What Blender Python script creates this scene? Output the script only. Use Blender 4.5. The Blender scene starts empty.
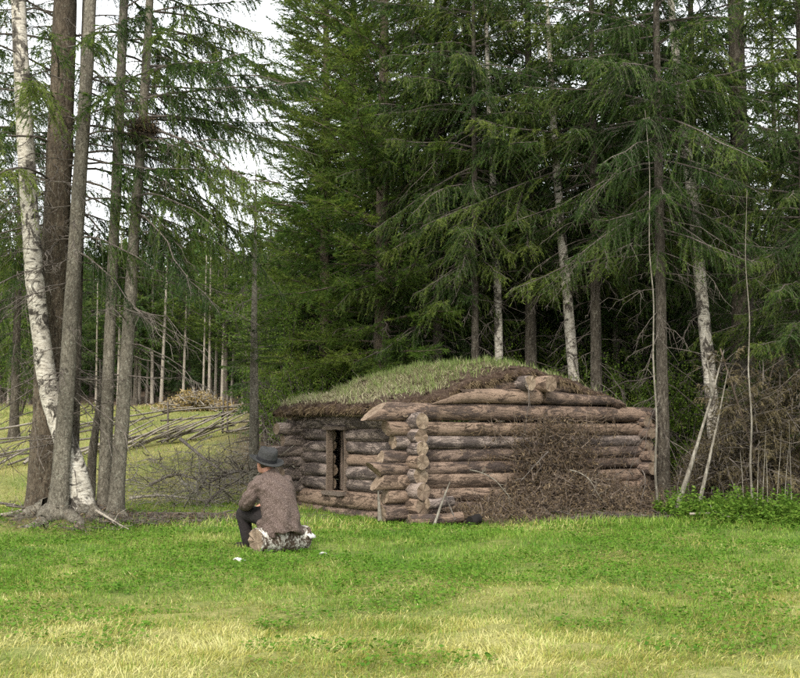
import bpy, math, random
import numpy as np
from mathutils import Vector, Matrix

# ------------------------------------------------------------------ camera, sky, sun, exposure
SC = bpy.context.scene
COL = SC.collection
F = 1100.0                       # focal length in photo pixels (800 wide)
CAMH = 1.4
PITCH = math.atan2(83.0, F)
cam_data = bpy.data.cameras.new('camera')
cam_data.sensor_width = 36.0
cam_data.lens = F / 800.0 * 36.0
cam_data.clip_start = 0.1
cam_data.clip_end = 2000.0
cam = bpy.data.objects.new('camera', cam_data)
COL.objects.link(cam)
cam.location = (0, 0, CAMH)
cam.rotation_euler = (math.pi / 2 + PITCH, 0, 0)
SC.camera = cam

SUN_EL, SUN_AZ = math.radians(44), math.radians(196)   # azimuth from +Y clockwise: behind the camera, to the left
world = bpy.data.worlds.new('World'); SC.world = world
world.use_nodes = True
wn = world.node_tree.nodes; wl = world.node_tree.links
bg = wn['Background']
sky = wn.new('ShaderNodeTexSky'); sky.sky_type = 'NISHITA'; sky.sun_disc = False
sky.sun_elevation = SUN_EL; sky.sun_rotation = SUN_AZ
sky.air_density = 1.0; sky.dust_density = 6.0; sky.ozone_density = 1.0
wm = wn.new('ShaderNodeMix'); wm.data_type = 'RGBA'
wm.inputs[0].default_value = 0.85                       # thick, even cloud cover
wl.new(sky.outputs[0], wm.inputs[6]); wm.inputs[7].default_value = (8.2, 8.4, 8.5, 1)
wl.new(wm.outputs[2], bg.inputs['Color'])
bg.inputs['Strength'].default_value = 0.115

sun_data = bpy.data.lights.new('sun', 'SUN')
sun_data.energy = 1.5; sun_data.angle = math.radians(14); sun_data.color = (1.0, 0.95, 0.86)
sun = bpy.data.objects.new('sun', sun_data); COL.objects.link(sun)
sd = Vector((math.sin(SUN_AZ) * math.cos(SUN_EL), math.cos(SUN_AZ) * math.cos(SUN_EL), math.sin(SUN_EL)))
sun.rotation_euler = sd.to_track_quat('Z', 'Y').to_euler()
sun.location = (0, 0, 30)

SC.view_settings.view_transform = 'Standard'
SC.view_settings.look = 'None'
SC.view_settings.gamma = 1.0
SC.view_settings.exposure = 1.3
SC.view_settings.use_curve_mapping = False
SC.render.engine = 'CYCLES'
SC.cycles.max_bounces = 5
SC.cycles.diffuse_bounces = 3
SC.cycles.glossy_bounces = 1
SC.cycles.transmission_bounces = 2
SC.cycles.use_denoising = False
SC.cycles.caustics_reflective = False
SC.cycles.caustics_refractive = False

# ------------------------------------------------------------------ geometry helpers
rng = np.random.default_rng(7)
random.seed(7)
ORD = 'first second third fourth fifth sixth seventh eighth ninth tenth eleventh twelfth thirteenth fourteenth fifteenth sixteenth seventeenth eighteenth nineteenth twentieth'.split()


def smooth(a, b, x):
    t = np.clip((np.asarray(x, float) - a) / (b - a), 0, 1)
    return t * t * (3 - 2 * t)


def terrain(x, y):
    x = np.asarray(x, float); y = np.asarray(y, float)
    s = np.minimum(np.maximum(0, y - 18.5), 34)
    h = 0.076 * s * smooth(0, 5, s)
    h = h + 0.06 * np.maximum(0, y - 60)
    h = h + 0.025 * np.sin(x * 1.3 + 0.7 * y) * np.sin(y * 0.9 - 0.4 * x) + 0.015 * np.sin(3.1 * x + 1) * np.sin(2.7 * y)
    r2 = (x + 4.45) ** 2 / 0.9 + (y - 15.0) ** 2 / 0.35
    h = h + 0.24 * np.exp(-r2)
    return h


def th(x, y):
    return float(terrain(x, y))


def at(px, py, d):
    v = (339 - py) / F; u = (px - 400) / F
    Y = math.cos(PITCH) - math.sin(PITCH) * v; Z = math.sin(PITCH) + math.cos(PITCH) * v
    k = d / Y
    return np.array((u * k, d, CAMH + Z * k))


def gat(px, d):
    x = (px - 400) / F * d
    for _ in range(3):
        m = (th(x, d) - CAMH) / d
        v = math.tan(math.atan(m) - PITCH)
        k = d / (math.cos(PITCH) - math.sin(PITCH) * v)
        x = (px - 400) / F * k
    return np.array((x, d, th(x, d)))


def norm(a):
    return a / np.maximum(np.linalg.norm(a, axis=-1, keepdims=True), 1e-9)


def mesh_np(name, V, quads=None, tris=None, mats=(), qmat=None, tmat=None, smooth_=False, attrs=None):
    V = np.asarray(V, np.float32).reshape(-1, 3)
    q = np.zeros((0, 4), np.int32) if quads is None else np.asarray(quads, np.int32).reshape(-1, 4)
    t = np.zeros((0, 3), np.int32) if tris is None else np.asarray(tris, np.int32).reshape(-1, 3)
    me = bpy.data.meshes.new(name)
    me.vertices.add(len(V)); me.vertices.foreach_set('co', V.ravel())
    me.loops.add(q.size + t.size)
    me.loops.foreach_set('vertex_index', np.concatenate([q.ravel(), t.ravel()]).astype(np.int32))
    me.polygons.add(len(q) + len(t))
    ls = np.concatenate([np.arange(len(q)) * 4, q.size + np.arange(len(t)) * 3]).astype(np.int32)
    me.polygons.foreach_set('loop_start', ls)
    mi = np.zeros(len(q) + len(t), np.int32)
    if qmat is not None: mi[:len(q)] = qmat
    if tmat is not None: mi[len(q):] = tmat
    me.polygons.foreach_set('material_index', mi)
    me.polygons.foreach_set('use_smooth', np.full(len(mi), bool(smooth_)))
    if attrs:
        for k, a in attrs.items():
            at_ = me.attributes.new(k, 'FLOAT', 'POINT')
            at_.data.foreach_set('value', np.asarray(a, np.float32))
    for m in mats: me.materials.append(m)
    me.update(); me.validate()
    return me


def obj(name, me, parent=None, loc=None):
    o = bpy.data.objects.new(name, me)
    COL.objects.link(o)
    if parent is not None: o.parent = parent
    if loc is not None: o.location = loc
    return o


def tag(o, label, cat, group=None):
    o['label'] = label; o['category'] = cat
    if group: o['group'] = group
    return o


def thing(name, label, cat, loc=(0, 0, 0), group=None, rz=0.0):
    o = bpy.data.objects.new(name, None); COL.objects.link(o)
    o.location = [float(c) for c in loc]; o.rotation_euler = (0, 0, rz)
    o.empty_display_size = 0.2
    return tag(o, label, cat, group)


class Geo:
    """collects vertices, quads, triangles with material index and float attributes"""
    def __init__(s):
        s.V = []; s.Q = []; s.T = []; s.qm = []; s.tm = []; s.A = []; s.n = 0

    def add(s, V, Q=None, T=None, m=0, tint=0.5):
        V = np.asarray(V, float).reshape(-1, 3)
        s.V.append(V)
        if Q is not None and len(Q): s.Q.append(np.asarray(Q) + s.n); s.qm.append(np.full(len(Q), m))
        if T is not None and len(T): s.T.append(np.asarray(T) + s.n); s.tm.append(np.full(len(T), m))
        tint = np.asarray(tint, float)
        s.A.append(np.broadcast_to(tint, (len(V),)) if tint.ndim == 0 else tint)
        s.n += len(V)

    def mesh(s, name, mats, smooth_=False):
        c = lambda l, w: np.concatenate(l) if l else np.zeros((0, w), int)
        z = lambda l: np.concatenate(l) if l else np.zeros(0, int)
        return mesh_np(name, np.concatenate(s.V), c(s.Q, 4), c(s.T, 3), mats, z(s.qm), z(s.tm), smooth_, {'tint': np.concatenate(s.A)})


def tubes(P, R, sides=3, cap=False):
    """P (N,K,3) polylines, R (N,K) radii -> vertices, quads (, end triangles)"""
    P = np.asarray(P, float); R = np.asarray(R, float)
    N, K, _ = P.shape
    T = norm(np.gradient(P, axis=1))
    ref = np.where(np.abs(T[..., 2:3]) > 0.9, np.array([1.0, 0, 0]), np.array([0, 0, 1.0]))
    ref = np.broadcast_to(ref[:, :1], T.shape)
    A = norm(np.cross(T, ref)); B = np.cross(T, A)
    ang = np.arange(sides) / sides * 2 * np.pi
    V = P[:, :, None] + R[:, :, None, None] * (A[:, :, None] * np.cos(ang)[:, None] + B[:, :, None] * np.sin(ang)[:, None])
    idx = np.arange(N * K * sides).reshape(N, K, sides)
    a = idx[:, :-1]; b = idx[:, 1:]
    Q = np.stack([a, np.roll(a, -1, 2), np.roll(b, -1, 2), b], -1).reshape(-1, 4)
    V = V.reshape(-1, 3)
    if not cap: return V, Q
    c0 = len(V) + np.arange(N); c1 = c0 + N
    V = np.concatenate([V, P[:, 0], P[:, -1]])
    f0 = idx[:, 0]; f1 = idx[:, -1]
    T0 = np.stack([np.roll(f0, -1, 1), f0, np.broadcast_to(c0[:, None], f0.shape)], -1).reshape(-1, 3)
    T1 = np.stack([f1, np.roll(f1, -1, 1), np.broadcast_to(c1[:, None], f1.shape)], -1).reshape(-1, 3)
    return V, Q, np.concatenate([T0, T1])


def kites(p, d, L, W, rg, flat=None):
    """leaf / needle-spray shaped quads: base p (n,3), direction d, length L, width W"""
    n = len(p)
    r = rg.normal(size=(n, 3)) if flat is None else flat + 0.35 * rg.normal(size=(n, 3))
    s = norm(np.cross(d, r))
    L = np.broadcast_to(L, (n,))[:, None]; W = np.broadcast_to(W, (n,))[:, None]
    V = np.stack([p, p + d * L * 0.45 + s * W * 0.5, p + d * L, p + d * L * 0.45 - s * W * 0.5], 1).reshape(-1, 3)
    Q = np.arange(4 * n).reshape(n, 4)
    return V, Q


def spikes(p, d, L, W, rg):
    """slim needle triangles"""
    n = len(p)
    s = norm(np.cross(d, rg.normal(size=(n, 3))))
    L = np.broadcast_to(L, (n,))[:, None]; W = np.broadcast_to(W, (n,))[:, None]
    V = np.stack([p - s * W * .5, p + s * W * .5, p + d * L], 1).reshape(-1, 3)
    return V, np.arange(3 * n).reshape(n, 3)


# ------------------------------------------------------------------ materials
class NT:
    def __init__(s, name):
        s.m = bpy.data.materials.new(name); s.m.use_nodes = True
        s.t = s.m.node_tree; s.n = s.t.nodes; s.b = s.n['Principled BSDF']; s.out = s.n['Material Output']
        s.b.inputs['Roughness'].default_value = 0.9
        s.b.inputs['Specular IOR Level'].default_value = 0.15

    def link(s, a, b): s.t.links.new(a, b)

    def coord(s, scale=(1, 1, 1), kind='Object', rnd=True):
        c = s.n.new('ShaderNodeTexCoord'); mp = s.n.new('ShaderNodeMapping')
        mp.inputs['Scale'].default_value = scale
        s.link(c.outputs[kind], mp.inputs['Vector'])
        if rnd:
            oi = s.n.new('ShaderNodeObjectInfo'); mu = s.n.new('ShaderNodeMath'); mu.operation = 'MULTIPLY'
            mu.inputs[1].default_value = 40
            s.link(oi.outputs['Random'], mu.inputs[0])
            cb = s.n.new('ShaderNodeCombineXYZ')
            for i in range(3): s.link(mu.outputs[0], cb.inputs[i])
            s.link(cb.outputs[0], mp.inputs['Location'])
        return mp.outputs[0]

    def noise(s, vec, scale, detail=4, rough=0.6, dist=0.0):
        n = s.n.new('ShaderNodeTexNoise'); s.link(vec, n.inputs['Vector'])
        n.inputs['Scale'].default_value = scale; n.inputs['Detail'].default_value = detail
        n.inputs['Roughness'].default_value = rough; n.inputs['Distortion'].default_value = dist
        return n.outputs[0]

    def ramp(s, fac, stops, interp='LINEAR'):
        r = s.n.new('ShaderNodeValToRGB'); r.color_ramp.interpolation = interp
        e = r.color_ramp.elements
        while len(e) < len(stops): e.new(0.5)
        for i, (p, c) in enumerate(stops):
            e[i].position = p; e[i].color = tuple(c) + (1,) if len(c) == 3 else c
        s.link(fac, r.inputs[0])
        return r.outputs[0]

    def mix(s, fac, a, b, mode='MIX'):
        m = s.n.new('ShaderNodeMix'); m.data_type = 'RGBA'; m.blend_type = mode
        for sock, v in ((m.inputs[0], fac), (m.inputs[6], a), (m.inputs[7], b)):
            if hasattr(v, 'is_linked') or hasattr(v, 'links'): s.link(v, sock)
            elif isinstance(v, (int, float)): sock.default_value = v
            else: sock.default_value = tuple(v) + (1,)
        return m.outputs[2]

    def math(s, op, a, b=0.0):
        m = s.n.new('ShaderNodeMath'); m.operation = op
        for i, v in enumerate((a, b)):
            if isinstance(v, (int, float)): m.inputs[i].default_value = v
            else: s.link(v, m.inputs[i])
        return m.outputs[0]

    def attr(s, name):
        a = s.n.new('ShaderNodeAttribute'); a.attribute_name = name
        return a.outputs['Fac']

    def rand(s):
        return s.n.new('ShaderNodeObjectInfo').outputs['Random']

    def bump(s, h, strength=0.5, dist=0.02):
        b = s.n.new('ShaderNodeBump'); b.inputs['Strength'].default_value = strength; b.inputs['Distance'].default_value = dist
        s.link(h, b.inputs['Height']); s.link(b.outputs[0], s.b.inputs['Normal'])

    def done(s, col):
        s.link(col, s.b.inputs['Base Color'])
        return s.m

    def leafy(s, col, trans=0.35, gloss=0.06):
        """diffuse + translucent leaf with a touch of gloss"""
        d = s.n.new('ShaderNodeBsdfDiffuse'); t = s.n.new('ShaderNodeBsdfTranslucent')
        s.link(col, d.inputs[0]); s.link(col, t.inputs[0])
        m = s.n.new('ShaderNodeMixShader'); m.inputs[0].default_value = trans
        s.link(d.outputs[0], m.inputs[1]); s.link(t.outputs[0], m.inputs[2])
        g = s.n.new('ShaderNodeBsdfGlossy'); g.inputs['Roughness'].default_value = 0.45
        m2 = s.n.new('ShaderNodeMixShader'); m2.inputs[0].default_value = gloss
        s.link(m.outputs[0], m2.inputs[1]); s.link(g.outputs[0], m2.inputs[2])
        s.link(m2.outputs[0], s.out.inputs['Surface'])
        s.n.remove(s.b)
        return s.m


def bark_mat(name, dark, mid, light, zs=0.28, scale=22, bump=0.9, lichen=0.4):
    k = NT(name); v = k.coord((1, 1, zs))
    n1 = k.noise(v, scale, 7, 0.75, 1.2)
    c = k.ramp(n1, [(0.34, dark), (0.5, mid), (0.68, light)])
    n2 = k.noise(k.coord((1, 1, 0.5)), 3.0, 4, 0.7)
    c = k.mix(k.ramp(n2, [(0.35, (0.6, 0.6, 0.6)), (0.6, (0, 0, 0))]), c, tuple(x * 0.45 for x in mid))
    n3 = k.noise(k.coord((1, 1, 1)), 26, 3, 0.7)
    lich = k.ramp(n3, [(0.58, (0, 0, 0)), (0.66, (1, 1, 1))])
    c = k.mix(k.math('MULTIPLY', lich, lichen), c, (0.30, 0.30, 0.24))
    k.bump(k.math('ADD', n1, k.math('MULTIPLY', n3, 0.4)), bump, 0.04)
    return k.done(c)


def birch_mat(name):
    k = NT(name)
    n1 = k.noise(k.coord((1, 1, 5.0)), 4.6, 4, 0.7, 0.6)
    lent = k.ramp(n1, [(0.36, (1, 1, 1)), (0.44, (0, 0, 0))])
    n2 = k.noise(k.coord((1, 1, 0.8)), 3.4, 5, 0.75, 1.0)
    patch = k.ramp(n2, [(0.50, (0, 0, 0)), (0.56, (1, 1, 1))])
    n3 = k.noise(k.coord((1, 1, 2.5)), 12, 5, 0.75)
    white = k.ramp(n3, [(0.3, (0.20, 0.175, 0.14)), (0.5, (0.43, 0.395, 0.33)), (0.7, (0.60, 0.57, 0.50))])
    n4 = k.noise(k.coord((1, 1, 1)), 20, 4, 0.7)
    rough = k.ramp(n4, [(0.35, (0.02, 0.017, 0.014)), (0.6, (0.10, 0.088, 0.072)), (0.75, (0.22, 0.2, 0.17))])
    c = k.mix(k.math('MAXIMUM', lent, patch), white, rough)
    k.bump(k.math('ADD', n2, n3), 0.6, 0.015)
    return k.done(c)


def needle_mat(name, a, b, c, trans=0.3):
    k = NT(name)
    t = k.attr('tint')
    r = k.rand()
    f = k.math('ADD', k.math('MULTIPLY', t, 0.8), k.math('MULTIPLY', r, 0.2))
    col = k.ramp(f, [(0.1, a), (0.5, b), (0.9, c)])
    return k.leafy(col, trans, 0.008)


M = {}
M['spruce_bark'] = bark_mat('spruce_bark', (0.018, 0.014, 0.011), (0.085, 0.072, 0.055), (0.22, 0.195, 0.155))
M['brown_bark'] = bark_mat('brown_bark', (0.022, 0.016, 0.011), (0.11, 0.087, 0.062), (0.24, 0.195, 0.14))
M['grey_bark'] = bark_mat('grey_bark', (0.035, 0.030, 0.022), (0.16, 0.142, 0.11), (0.33, 0.30, 0.24), 0.45, 30, 0.8, .55)
M['dead_wood'] = bark_mat('dead_wood', (0.03, 0.024, 0.02), (0.11, 0.092, 0.078), (0.24, 0.21, 0.18), 0.6, 20, 0.3)
M['brown_twig'] = bark_mat('brown_twigs', (0.03, 0.022, 0.017), (0.115, 0.086, 0.066), (0.25, 0.20, 0.155), 0.6, 20, 0.3, 0.3)
M['pale_wood'] = bark_mat('pale_wood', (0.12, 0.10, 0.08), (0.32, 0.28, 0.23), (0.48, 0.44, 0.37), 0.6, 20, 0.3)
M['sapling_bark'] = bark_mat('sapling_bark', (0.05, 0.042, 0.032), (0.19, 0.17, 0.135), (0.38, 0.355, 0.30), 0.35, 18, 0.5)
M['birch'] = birch_mat('birch_bark')
M['spruce'] = needle_mat('spruce_needles', (0.012, 0.030, 0.008), (0.042, 0.084, 0.016), (0.13, 0.17, 0.030))
M['spruce_far'] = needle_mat('far_spruce_needles', (0.022, 0.048, 0.014), (0.055, 0.105, 0.026), (0.125, 0.175, 0.042))  # lightened in the colour itself, in place of haze over the far wood
M['pine'] = needle_mat('pine_needles', (0.022, 0.054, 0.009), (0.070, 0.122, 0.018), (0.155, 0.20, 0.032))
M['dead_needles'] = needle_mat('dead_needles', (0.045, 0.030, 0.018), (0.125, 0.088, 0.052), (0.25, 0.19, 0.115), 0.15)
M['leaf'] = needle_mat('young_leaves', (0.05, 0.095, 0.012), (0.105, 0.175, 0.024), (0.20, 0.25, 0.05), 0.4)
M['clover'] = needle_mat('clover_leaves', (0.05, 0.13, 0.012), (0.10, 0.20, 0.022), (0.17, 0.27, 0.04), 0.35)
M['withered'] = needle_mat('withered_needles', (0.030, 0.024, 0.012), (0.085, 0.068, 0.034), (0.20, 0.165, 0.085), 0.15)
M['nettle'] = needle_mat('herb_leaves', (0.035, 0.085, 0.010), (0.085, 0.165, 0.020), (0.17, 0.25, 0.04), 0.35)


def grass_mat(name='grass_blades', G_=None, S_=None):
    k = NT(name)
    dry = k.attr('dry'); t = k.attr('tint')
    green = k.ramp(t, [(0.0, (0.045, 0.135, 0.010)), (0.5, (0.105, 0.235, 0.020)), (1.0, (0.21, 0.34, 0.04))])
    straw = k.ramp(t, [(0.0, (0.24, 0.22, 0.04)), (0.5, (0.41, 0.365, 0.10)), (1.0, (0.60, 0.54, 0.26))])
    if G_: green = k.ramp(t, list(zip((0, .5, 1), G_))); straw = k.ramp(t, list(zip((0, .5, 1), S_)))
    return k.leafy(k.mix(dry, green, straw), 0.3, 0.012)


M['grass'] = grass_mat()
M['roof_grass'] = grass_mat('roof_grass_blades', [(.045, .11, .015), (.10, .19, .028), (.19, .28, .055)], [(.17, .14, .07), (.33, .285, .165), (.52, .47, .32)])


def ground_mat():
    k = NT('meadow_soil')
    v = k.coord((1, 1, 1), 'Object', False)
    n1 = k.noise(v, 0.55, 5, 0.6); n2 = k.noise(v, 9, 5, 0.7); n3 = k.noise(v, 45, 3, 0.7)
    c = k.ramp(n2, [(0.3, (0.05, 0.075, 0.014)), (0.5, (0.12, 0.14, 0.03)), (0.7, (0.24, 0.21, 0.075))])
    c2 = k.ramp(n2, [(0.3, (0.05, 0.10, 0.014)), (0.6, (0.10, 0.17, 0.03)), (0.8, (0.20, 0.20, 0.06))])
    c = k.mix(k.ramp(n1, [(0.4, (0, 0, 0)), (0.6, (1, 1, 1))]), c, c2)
    n4 = k.noise(v, 130, 4, 0.8)
    straw = k.ramp(k.math('ADD', k.math('MULTIPLY', n2, .3), k.math('MULTIPLY', n4, .7)), [(0.36, (0.08, 0.08, 0.02)), (0.5, (0.27, 0.25, 0.08)), (0.64, (0.46, 0.42, 0.18))])
    c = k.mix(k.attr('dryg'), c, straw)
    soil = k.ramp(n3, [(0.3, (0.035, 0.024, 0.016)), (0.5, (0.10, 0.07, 0.048)), (0.75, (0.20, 0.155, 0.11))])
    c = k.mix(k.attr('soil'), c, soil)
    k.bump(k.math('ADD', n2, n3), 0.8, 0.04)
    return k.done(c)


M['ground'] = ground_mat()


def soil_mat():
    k = NT('roof_soil')
    v = k.coord((1, 1, 1), 'Object', False)
    n = k.noise(v, 14, 6, 0.75, 0.5); n2 = k.noise(v, 60, 3, 0.7)
    c = k.ramp(n, [(0.28, (0.025, 0.016, 0.011)), (0.5, (0.095, 0.062, 0.043)), (0.72, (0.21, 0.155, 0.115))])
    k.bump(k.math('ADD', n, n2), 1.0, 0.06)
    return k.done(c)


M['roof_soil'] = soil_mat()


def log_mat(name, bark, bare, lo, hi, warm=(0.30, 0.19, 0.11)):
    """partly debarked log lying along its local X axis"""
    k = NT(name)
    g = k.noise(k.coord((0.35, 8, 8)), 7.0, 7, 0.75, 0.3)          # grain along the log
    p = k.noise(k.coord((0.8, 2.6, 2.6)), 2.6, 9, 0.82, 0.8)       # bark patches
    wear = k.noise(k.coord((0.5, 2, 2)), 24, 6, 0.8)
    cb = k.ramp(wear, [(0.3, tuple(c * 0.4 for c in bark)), (0.5, bark), (0.75, tuple(min(1, c * 1.9) for c in bark))])
    cn = k.ramp(g, [(0.28, tuple(c * 0.45 for c in bare)), (0.5, bare), (0.75, tuple(min(1, c * 1.5) for c in bare))])
    cn = k.mix(k.math('MULTIPLY', k.rand(), 0.7), cn, k.mix(0.5, cn, warm))
    msk = k.ramp(p, [(lo, (1, 1, 1)), (hi, (0, 0, 0))])
    c = k.mix(msk, cn, cb)
    # a few dark knots and checks
    kn = k.noise(k.coord((0.3, 14, 14)), 6, 5, 0.7)
    dirt = k.noise(k.coord((1, 1, 1)), 1.6, 5, 0.7)
    c = k.mix(k.ramp(dirt, [(0.36, (0.4, 0.4, 0.4)), (0.55, (0, 0, 0))]), c, tuple(x * 0.6 for x in bark))
    c = k.mix(k.ramp(kn, [(0.36, (0.85, 0.85, 0.85)), (0.40, (0, 0, 0))]), c, (0.02, 0.015, 0.012))
    k.bump(k.math('ADD', k.math('MULTIPLY', msk, 0.6), k.math('ADD', g, k.math('MULTIPLY', wear, 0.9))), 0.9, 0.035)
    return k.done(c)


M['log_brown'] = log_mat('brown_log', (0.10, 0.076, 0.066), (0.30, 0.22, 0.175), 0.45, 0.52)
M['log_grey'] = log_mat('grey_log', (0.12, 0.097, 0.088), (0.39, 0.315, 0.275), 0.44, 0.52, (0.30, 0.23, 0.18))
M['log_pale'] = log_mat('debarked_log', (0.11, 0.078, 0.058), (0.35, 0.255, 0.19), 0.43, 0.49, (0.36, 0.245, 0.175))


def end_mat():
    k = NT('log_end_grain')
    c = k.n.new('ShaderNodeTexCoord'); sx = k.n.new('ShaderNodeSeparateXYZ'); k.link(c.outputs['Object'], sx.inputs[0])
    r = k.math('SQRT', k.math('ADD', k.math('MULTIPLY', sx.outputs[1], sx.outputs[1]), k.math('MULTIPLY', sx.outputs[2], sx.outputs[2])))
    n = k.noise(k.coord((1, 1, 1)), 12, 4)
    rings = k.math('SINE', k.math('ADD', k.math('MULTIPLY', r, 420), k.math('MULTIPLY', n, 9)))
    col = k.ramp(k.math('ADD', k.math('MULTIPLY', rings, 0.2), n), [(0.25, (0.07, 0.048, 0.032)), (0.5, (0.22, 0.16, 0.11)), (0.8, (0.42, 0.34, 0.25))])
    col = k.mix(k.math('MULTIPLY', k.rand(), 0.6), col, (0.13, 0.09, 0.065))
    an = k.math('ARCTAN2', sx.outputs[1], sx.outputs[2])
    cr = k.noise(k.coord((1, 1, 1)), 3, 2)
    crack = k.math('SINE', k.math('ADD', k.math('MULTIPLY', an, 5), k.math('MULTIPLY', cr, 16)))
    col = k.mix(k.ramp(crack, [(0.97, (0, 0, 0)), (1.0, (0.6, 0.6, 0.6))]), col, (0.03, 0.02, 0.015))
    k.bump(rings, 0.3, 0.005)
    return k.done(col)


M['log_end'] = end_mat()


def cloth_mat(name, c1, c2, c3, scale=160):
    k = NT(name); v = k.coord((1, 1, 1), 'Object', False)
    n = k.noise(v, scale, 3, 0.8); n2 = k.noise(v, 9, 4)
    c = k.ramp(n, [(0.34, c1), (0.5, c2), (0.64, c3)])
    c = k.mix(k.math('MULTIPLY', n2, 0.35), c, c1)
    w = k.noise(v, 14, 3, 0.5, 0.8)
    k.bump(k.math('ADD', w, k.math('MULTIPLY', n, 0.25)), 0.6, 0.03)
    return k.done(c)


M['tweed'] = cloth_mat('tweed_cloth', (0.034, 0.022, 0.018), (0.105, 0.076, 0.064), (0.25, 0.195, 0.17), 110)
M['trouser'] = cloth_mat('trouser_cloth', (0.012, 0.010, 0.010), (0.024, 0.020, 0.020), (0.044, 0.038, 0.037))
M['felt'] = cloth_mat('hat_felt', (0.022, 0.022, 0.022), (0.040, 0.040, 0.039), (0.068, 0.068, 0.066))
M['band'] = cloth_mat('hat_band_ribbon', (0.012, 0.012, 0.013), (0.02, 0.02, 0.022), (0.032, 0.032, 0.034))
M['boot'] = cloth_mat('boot_leather', (0.012, 0.010, 0.009), (0.022, 0.018, 0.016), (0.04, 0.034, 0.03))


def plain(name, col, rough=0.7, sub=0.0):
    k = NT(name); v = k.coord((1, 1, 1), 'Object', False)
    n = k.noise(v, 30, 4)
    c = k.ramp(n, [(0.3, tuple(x * 0.75 for x in col)), (0.7, tuple(min(1, x * 1.2) for x in col))])
    k.b.inputs['Roughness'].default_value = rough
    k.b.inputs['Subsurface Weight'].default_value = sub
    return k.done(c)


M['skin'] = plain('skin', (0.46, 0.235, 0.165), 0.55)
M['hair'] = plain('hair', (0.05, 0.036, 0.026), 0.7)
M['char'] = plain('charred_wood', (0.014, 0.012, 0.011), 0.9)
M['plank'] = log_mat('door_plank', (0.09, 0.075, 0.065), (0.22, 0.185, 0.16), 0.30, 0.36)
M['earth_floor'] = plain('earth_floor', (0.06, 0.045, 0.033), 0.95)

# ------------------------------------------------------------------ ground
G_SOIL = []            # (x, y, rx, ry, strength): bare litter patches


def soil_at(x, y):
    s = np.zeros_like(np.asarray(x, float))
    for cx, cy, rx, ry, k in G_SOIL:
        s = np.maximum(s, k * np.exp(-(((x - cx) / rx) ** 2 + ((y - cy) / ry) ** 2) ** 2))
    # forest floor behind the hut and to its right
    nz = 0.35 * np.sin(x * 1.7 + y) + 0.25 * np.sin(2.9 * x - 1.3 * y)
    s = np.maximum(s, smooth(17.6, 19.0, y + nz) * smooth(1.0, 3.4, x + 0.1 * (y - 18)))
    s = np.maximum(s, smooth(20.5, 22.5, y + nz) * smooth(-4.2, -2.6, x + 0.12 * (y - 20)))
    s = np.maximum(s, smooth(44, 47, y + nz))
    return s


def soil_patch(px, d, rx, ry, k=1.0):
    p = gat(px, d); G_SOIL.append((p[0], p[1], rx, ry, k))


soil_patch(72, 14.85, 1.0, 0.42, 0.9)
soil_patch(195, 15.9, 1.55, 0.75, 0.95)
soil_patch(160, 15.4, 0.9, 0.4, 0.8)
soil_patch(520, 16.05, 1.75, 0.75, 1.0)
soil_patch(610, 16.3, 1.25, 0.6, 1.0)
soil_patch(440, 15.4, 0.6, 0.3, 0.9)
soil_patch(700, 16.9, 1.6, 0.8, 0.9)
soil_patch(770, 17.6, 1.6, 0.9, 0.9)

ys = np.concatenate([np.arange(-6, 4, 1.0), np.arange(4, 22, 0.22), np.arange(22, 50, 0.7), 50 + 300 * np.linspace(0, 1, 45) ** 1.7])
xs = np.concatenate([-14 - 300 * np.linspace(1, 0.004, 40) ** 2, np.arange(-14, 14.1, 0.24), 14 + 300 * np.linspace(0.004, 1, 40) ** 2])
gx, gy = np.meshgrid(xs, ys)
gz = terrain(gx, gy) + 0.012 * rng.normal(size=gx.shape)
nx_, ny_ = len(xs), len(ys)
ii = np.arange(nx_ * ny_).reshape(ny_, nx_)
Q = np.stack([ii[:-1, :-1], ii[:-1, 1:], ii[1:, 1:], ii[1:, :-1]], -1).reshape(-1, 4)
me = mesh_np('ground', np.stack([gx, gy, gz], -1), Q, mats=[M['ground']], smooth_=True, attrs={'soil': soil_at(gx, gy).ravel(), 'dryg': np.clip(np.interp(gy, [4, 7.5, 10, 12, 17, 20, 46], [.8, .6, .3, .1, .15, .7, .6]) + .3 * np.sin(gx * 1.9 + gy) * np.sin(gy * 1.3 - gx), 0, 1).ravel()})
g = obj('ground', me); g['kind'] = 'structure'

# ------------------------------------------------------------------ log hut
AX, AY = 0.14, 15.7
ANG = math.radians(35)
U = np.array((math.cos(ANG), math.sin(ANG), 0)); W_ = np.array((-math.sin(ANG), math.cos(ANG), 0))
LU, LV = 4.70, 3.02


def hut_world(u, v, z):
    return np.array((AX, AY, 0)) + U * u + W_ * v + np.array((0, 0, z))


hut = thing('log_hut', 'low log hut with sod roof and dark narrow doorway at the edge of the wood', 'hut', (AX, AY, 0), rz=ANG)


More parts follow.
